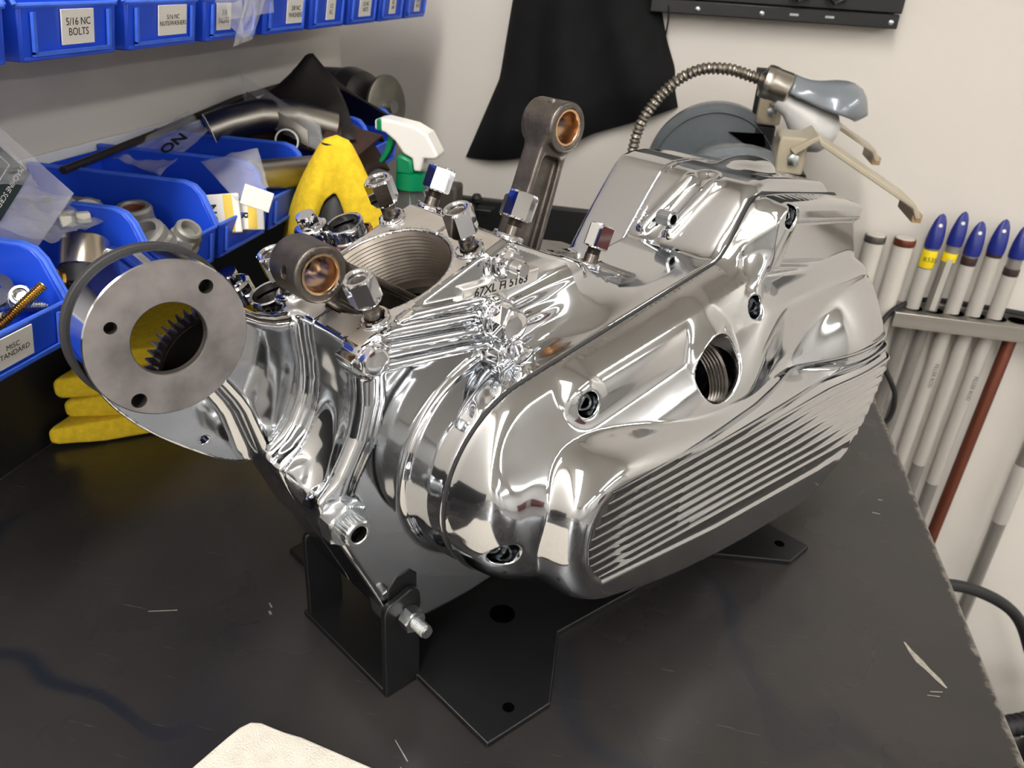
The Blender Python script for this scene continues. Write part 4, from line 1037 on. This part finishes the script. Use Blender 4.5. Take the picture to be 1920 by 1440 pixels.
# ------------------------------------------------------------------ bench grinder and lamp
M['hammer'] = mat('grey_hammered_paint', (104,110,114), .32, .2, noise=.06, scale=120, bump=.12, bscale=250)
M['shield'] = mat('yellowed_clear_plastic', (214,202,178), .25, trans=.45, ior=1.15)
M['shieldedge'] = mat('amber_plastic_edge', (160,128,92), .4)
gd = thing('bench_grinder', 'grey bench grinder with two wheel guards behind the engine', 'bench grinder', (.062,1.10,0))
MB().lathe([(.02,-.065),(.055,-.06),(.062,-.045),(.062,.045),(.055,.06),(.02,.065)], 40, (0,0,.20), (0,1,0)).build('motor_body', M['hammer'], gd)
MB().box((-.06,-.06,.0),(.06,.06,.15)).build('base', M['hammer'], gd, bevel=.01)
def guard(dx, dy, zc, r):
    g = MB().lathe([(.03,-.020),(r-.008,-.020),(r,-.012),(r,.014),(r-.006,.020),(.03,.020)], 56, (dx,dy,zc), (0,1,0), cap=True).build('wheel_guard', M['hammer'], gd)
    MB().lathe([(r-.013,-.0205),(r-.011,-.0225),(r-.009,-.0205)], 56, (dx,dy,zc), (0,1,0), cap=False).build('guard_rim', M['hammer'], g)
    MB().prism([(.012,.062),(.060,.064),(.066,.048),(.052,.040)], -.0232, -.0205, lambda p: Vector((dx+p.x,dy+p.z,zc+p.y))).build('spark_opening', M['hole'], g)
    MB().box((dx+.048,dy-.022,zc+.030),(dx+.075,dy+.022,zc+.075)).build('tool_bracket', M['blackpaint'], g, bevel=.003)
    return g
guard(-.012, .120, .205, .098); guard(.012, -.085, .183, .098)
MB().lathe([(.004,0),(.004,.003),(.002,.004),(.001,.004)], 16, (.065,-.107,.222), (0,-1,0)).build('guard_screw', M['zinc'], gd)
MB().lathe([(.0055,0),(.0055,.004),(.001,.005)], 16, (.078,-.107,.220), (0,-1,0)).build('guard_screw', M['rubber'], gd)
def shield(dx, dy, zc, k):
    o = MB().prism([(0,0),(.028,.018),(.034,.012),(.150,-.048),(.158,-.062),(.152,-.064),(.146,-.052),(.032,.007),(.028,.012),(.006,-.006)], -.040, .040, lambda p: Vector((dx+p.x,dy+p.z,zc+p.y)))
    s = o.build('eye_shield', M['shield'], gd, bevel=.0012)
    MB().box((dx-.012,dy-.03,zc-.03),(dx+.020,dy+.03,zc+.012)).build('shield_bracket', M['shield'], s, bevel=.003)
    MB().box((dx+.149,dy-.037,zc-.068),(dx+.160,dy+.037,zc-.058)).build('shield_lip', M['shieldedge'], s, bevel=.001)
    MB().lathe([(.007,0),(.007,.006),(.003,.007),(.001,.007)], 6, (dx+.006,dy-.03,zc-.012), (0,-1,0)).build('bracket_bolt', M['zinc'], s)
shield(.060,-.085,.288,0); shield(.046,.120,.312,1)
MB().box((.024,.108,.335),(.040,.124,.352)).tube([(.032,.116,.29),(.032,.116,.34)], .004, 10).build('adjuster', M['rubber'], gd, bevel=.002)
lp = thing('gooseneck_lamp', 'grey gooseneck work lamp with a scoop shade over the grinder', 'lamp', (0,0,0))
neck = [Vector(p) for p in ((-.068,1.12,.0),(-.068,1.12,.15),(-.064,1.12,.238),(-.057,1.12,.279),(-.042,1.12,.308),(-.028,1.12,.326),(-.010,1.12,.342),(.014,1.12,.353),(.045,1.12,.355),(.070,1.12,.350),(.090,1.12,.345))]
def smooth(P, n=8):
    out = []
    for i in range(len(P)-1):
        p0, p1, p2, p3 = P[max(i-1,0)], P[i], P[i+1], P[min(i+2,len(P)-1)]
        for k in range(n):
            t = k/n; out.append(.5*((2*p1)+(p2-p0)*t+(2*p0-5*p1+4*p2-p3)*t*t+(3*p1-p0-3*p2+p3)*t**3))
    return out+[P[-1]]
path = smooth(neck, 40)
# resample evenly and ripple the radius like a coiled metal hose
acc = [0]
for a, b in zip(path[:-1], path[1:]): acc.append(acc[-1]+(b-a).length)
rs = []; step = .0011; k = 0; s = 0
while s < acc[-1]:
    while acc[k+1] < s: k += 1
    rs.append(path[k].lerp(path[k+1], (s-acc[k])/max(1e-9,acc[k+1]-acc[k]))); s += step
MB().tube(rs, [.0066+.0011*math.sin(2*PI*i*step/.0062) for i in range(len(rs))], 14).build('gooseneck', mat('nickel_flex_hose',(150,144,134),.35,1.0), lp)
MB().lathe([(.03,0),(.045,.002),(.045,.012),(.012,.02),(.008,.03)], 32, (-.068,1.12,0)).build('foot', M['hammer'], lp)
sa = Vector((.088,1.12,.346)); ax = Vector((.118,.0,-.030)).normalized()
MB().lathe([(.007,-.004),(.011,0),(.019,.002),(.0205,.006),(.0205,.014),(.0195,.016),(.0195,.034),(.018,.036)], 36, sa, ax).build('socket', mat('brushed_nickel',(176,170,160),.3,1.0), lp)
side = Vector((0,1,0)); upv = side.cross(ax)*-1
if upv.z < 0: upv = -upv
def shade(u, v):
    s = v; L = .036+.103*s
    r = .018+.022*math.sin(min(1,s*1.25)*PI*.62)**1.3 if s < .8 else None
    rr = [.0185,.0190,.0205,.024,.029,.034,.0375,.039,.037,.030,.014]
    i = min(int(s*10),9); q = s*10-i; r = rr[i]*(1-q)+rr[i+1]*q
    span = R(100-18*s); a = -span+2*span*u
    drop = -.010*s
    return sa+ax*(L-.016*(1-math.cos(a))*s)+side*(r*math.sin(a))+upv*(r*math.cos(a)+drop)
MB().grid(28, 26, shade).build('shade', mat('grey_enamel_shade',(120,126,132),.22,.15,coat=.4), lp, solid=.0012, ang=70)
ba = (ax*1.0-upv*.32).normalized()
MB().lathe([(.012,.030),(.013,.048),(.017,.058),(.026,.075),(.0300,.090),(.0285,.103),(.021,.114),(.010,.119),(.001,.120)], 36, sa-upv*.004, ba).build('bulb', mat('frosted_bulb',(190,188,184),.35,sss=.1), lp)
MB().lathe([(.003,0),(.003,.006),(.001,.007)], 12, sa+ax*.03-upv*.021, -upv).build('switch', M['zinc'], lp)

# ------------------------------------------------------------------ filler rod rack
M['bluecap'] = mat('navy_blue_cap', (26,38,120), .4)
M['wrap'] = mat('grey_white_wrapper', (172,167,159), .5)
M['clr'] = mat('grey_plastic_tube', (146,141,134), .3, alpha=.55)
M['rodgrey'] = mat('grey_filler_rods', (92,88,82), .4, .5, noise=.2, scale=200, stretch=(1,1,.02))
M['rodcopper'] = mat('copper_coated_rods', (112,62,46), .4, .6, noise=.2, scale=200, stretch=(1,1,.02))
M['whitetube'] = mat('white_cardboard_tube', (196,190,180), .6)
rk = thing('rod_rack', 'brushed aluminium rack bar for welding rod tubes on the back wall', 'rack', (0,0,0))
bar = MB(); bar.box((.372,1.285,-.021),(1.25,1.289,.004)).box((.372,1.289,.001),(1.25,YB-.001,.004))
bar.build('rack_bar', mat('brushed_aluminium',(168,163,154),.3,.9,noise=.1,scale=60,stretch=(.05,1,1)), rk, bevel=.0008)
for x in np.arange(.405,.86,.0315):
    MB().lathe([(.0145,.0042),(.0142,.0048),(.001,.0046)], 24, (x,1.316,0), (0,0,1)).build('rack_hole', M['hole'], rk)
def rod_tube(x, ztop, zbot, lean, label, cap=True, lab=None, band=None, rods='rodgrey', r=.0105, lab_m='wrap', txt=None, tint='clr', inner=True):
    t = thing('rod_tube', label, 'rod tube', (x,1.316,ztop), (0,lean,0), group='welding rod tubes in the rack')
    h = ztop-zbot
    MB().lathe([(r*.9,-h),(r,-h+.002),(r,-.002),(r*.9,0)], 24).build('tube', M[tint], t)
    if inner:
        mb = MB()
        for k in range(7):
            a = k*PI/3; q = 0 if k == 6 else r*.58
            mb.lathe([(r*.26,-h+.01),(r*.26,-.012)], 8, (q*math.cos(a),q*math.sin(a),0))
        o = mb.build('rods', M[rods], t); o['kind'] = 'stuff'
    if cap:
        c = MB(); n = 28; prof = [(0,r*1.16),(.010,r*1.2),(.022,r*1.14),(.032,r*1.0),(.042,r*.8),(.050,r*.45),(.053,.0008)]
        v = []; f = []
        for i, (z, rr) in enumerate(prof):
            fl = 1-.55*min(1,max(0,(z-.018)/.028))
            for k in range(n): a = 2*PI*k/n; v.append((rr*math.cos(a), rr*math.sin(a)*fl, z-.024))
        for i in range(len(prof)-1):
            for k in range(n): f.append((i*n+k,i*n+(k+1)%n,(i+1)*n+(k+1)%n,(i+1)*n+k))
        f.append(tuple(range(n-1,-1,-1))); f.append(tuple((len(prof)-1)*n+k for k in range(n)))
        cp = c.add(v, f).build('end_cap', M['bluecap'], t)
        MB().lathe([(.0028,0),(.0026,.0006),(.0004,.0004)], 14, (0,-.0062,.012), (0,-1,.25)).build('hang_hole', M['paper'], cp)
    if lab:
        z0, z1, full = lab
        if full:
            lb = MB().lathe([(r*1.03,z0),(r*1.05,z0+.001),(r*1.05,z1-.001),(r*1.03,z1)], 28).build('wrapper', M[lab_m], t)
        else:
            lb = MB().box((-r*.5,-r*1.02-.0006,z0),(r*.35,-r*1.02,z1)).build('wrapper', M[lab_m], t, smooth=False)
        if txt: text_part(txt, 'wrapper_text', M['ink'], lb, frame((r*.2,-r*1.07,(z0+z1)/2), (0,0,-1), (1,0,0)), .0085, ext=.00002)
    if band:
        for (z0, z1, m) in band:
            MB().lathe([(r*1.05,z0),(r*1.08,z0+.0008),(r*1.08,z1-.0008),(r*1.05,z1)], 28).build('band', M[m], t)
    return t
M['yellowband'] = mat('yellow_label', (232,206,20), .5); M['darkband'] = mat('dark_band', (52,34,32), .5)
a = rod_tube(.406,.130,-.88,R(1.5),'leftmost blue capped rod tube with a yellow R535 label', lab=(-.150,-.058,True), band=[(-.056,-.028,'yellowband')], tint='clr', txt=None)
text_part('R535', 'label_text', M['ink'], a, frame((0,-.0116,-.042),(1,0,0),(0,0,1)), .010, ext=.00002)
rod_tube(.436,.137,-.88,R(2),'second blue capped rod tube from the left with a thin white strip', lab=(-.130,-.045,False), band=[(-.05,-.036,'yellowband')], r=.0098)
rod_tube(.464,.125,-.88,R(.5),'third blue capped rod tube from the left with a black banded white wrapper', lab=(-.42,-.040,True), band=[(-.040,-.027,'ink_b')] if 'ink_b' in M else [(-.040,-.027,'darkband')], txt='FILLER ROD')
rod_tube(.496,.132,-.88,R(.5),'fourth blue capped rod tube from the left with a brown banded white wrapper', lab=(-.41,-.030,True), band=[(-.030,-.020,'darkband')])
rod_tube(.528,.128,-.88,R(.5),'fifth blue capped rod tube from the left with a brown banded white wrapper', lab=(-.44,-.052,True), band=[(-.052,-.040,'darkband')], txt='FILLER ROD')
rod_tube(.562,-.02,-.88,R(1.0),'red brown copper rod bundle standing below the rack bar', cap=False, rods='rodcopper', tint='rodcopper', r=.010)
rod_tube(.650,.05,-.88,R(-.5),'grey rod tube with a short white sleeve at the right picture edge', cap=False, lab=(-.42,-.30,True), r=.012)
rod_tube(.364,.116,-.88,R(.5),'white cardboard tube with red brown rod ends beside the engine', cap=False, tint='whitetube', inner=False, r=.0150, band=[(-.012,-.001,'rodcopper')])
rod_tube(.320,.116,-.88,R(.5),'white cardboard tube with grey rod ends half hidden by the engine', cap=False, tint='whitetube', inner=False, r=.0150, band=[(-.012,-.001,'rodgrey')])
# cables
tag(MB().tube(smooth([Vector(p) for p in ((.64,1.335,.006),(.53,1.338,.012),(.43,1.336,.014),(.375,1.30,.004),(.352,1.275,-.03),(.372,1.27,-.08),(.405,1.27,-.135),(.40,1.27,-.19),(.33,1.27,-.235),(.30,1.26,-.25))]), .0042, 10).build('power_cable', M['rubber']), 'black power cable looping between the rod tubes and the bench', 'cable')
tag(MB().tube(smooth([Vector(p) for p in ((.42,1.0,-.30),(.52,1.05,-.33),(.62,1.1,-.40),(.70,1.15,-.52),(.80,1.2,-.70),(.9,1.2,-.89))]), .009, 12).build('thick_cable', M['rubber']), 'thick black cable hanging past the bench edge at the right', 'cable')
hose = []; P = smooth([Vector(p) for p in ((.46,1.0,-.60),(.56,1.05,-.63),(.70,1.12,-.655),(.85,1.2,-.67),(1.0,1.25,-.72),(1.1,1.25,-.87))], 40)
tag(MB().tube(P, [.017+.0018*(1 if (i//2)%2 else -1) for i in range(len(P))], 16).build('corrugated_hose', M['rubber']), 'black corrugated hose at the lower right behind the bench', 'hose')
tc_ = thing('floor_canister', 'black round canister on the floor at the lower right corner', 'canister', (.80,1.05,ZF))
MB().lathe([(.10,0),(.11,.01),(.11,.20),(.09,.25),(.03,.27),(.001,.27)], 32).build('canister_body', M['rubber'], tc_)
MB().lathe([(.03,.268),(.03,.30),(.001,.302)], 20).build('canister_cap', M['motorgrey'], tc_)
# red tool chest added out of view so the metal reflects something dark
tcab = thing('reflection_chest', 'unseen dark red tool chest added at the right wall for dark reflections', 'tool chest', (6.0,-1.4,ZF))
M['redpaint'] = mat('dark_red_enamel', (92,30,28), .3, coat=.3)
MB().box((-.3,-.7,.08),(.39,.7,1.05)).build('chest_body', M['redpaint'], tcab, bevel=.005)
for k in range(6):
    d = MB().box((-.312,-.68,.11+k*.153),(-.3,.68,.253+k*.153)).build('drawer', M['redpaint'], tcab, bevel=.003)
    MB().box((-.33,-.6,.225+k*.153),(-.312,.6,.238+k*.153)).build('drawer_pull', M['zinc'], d, bevel=.002)
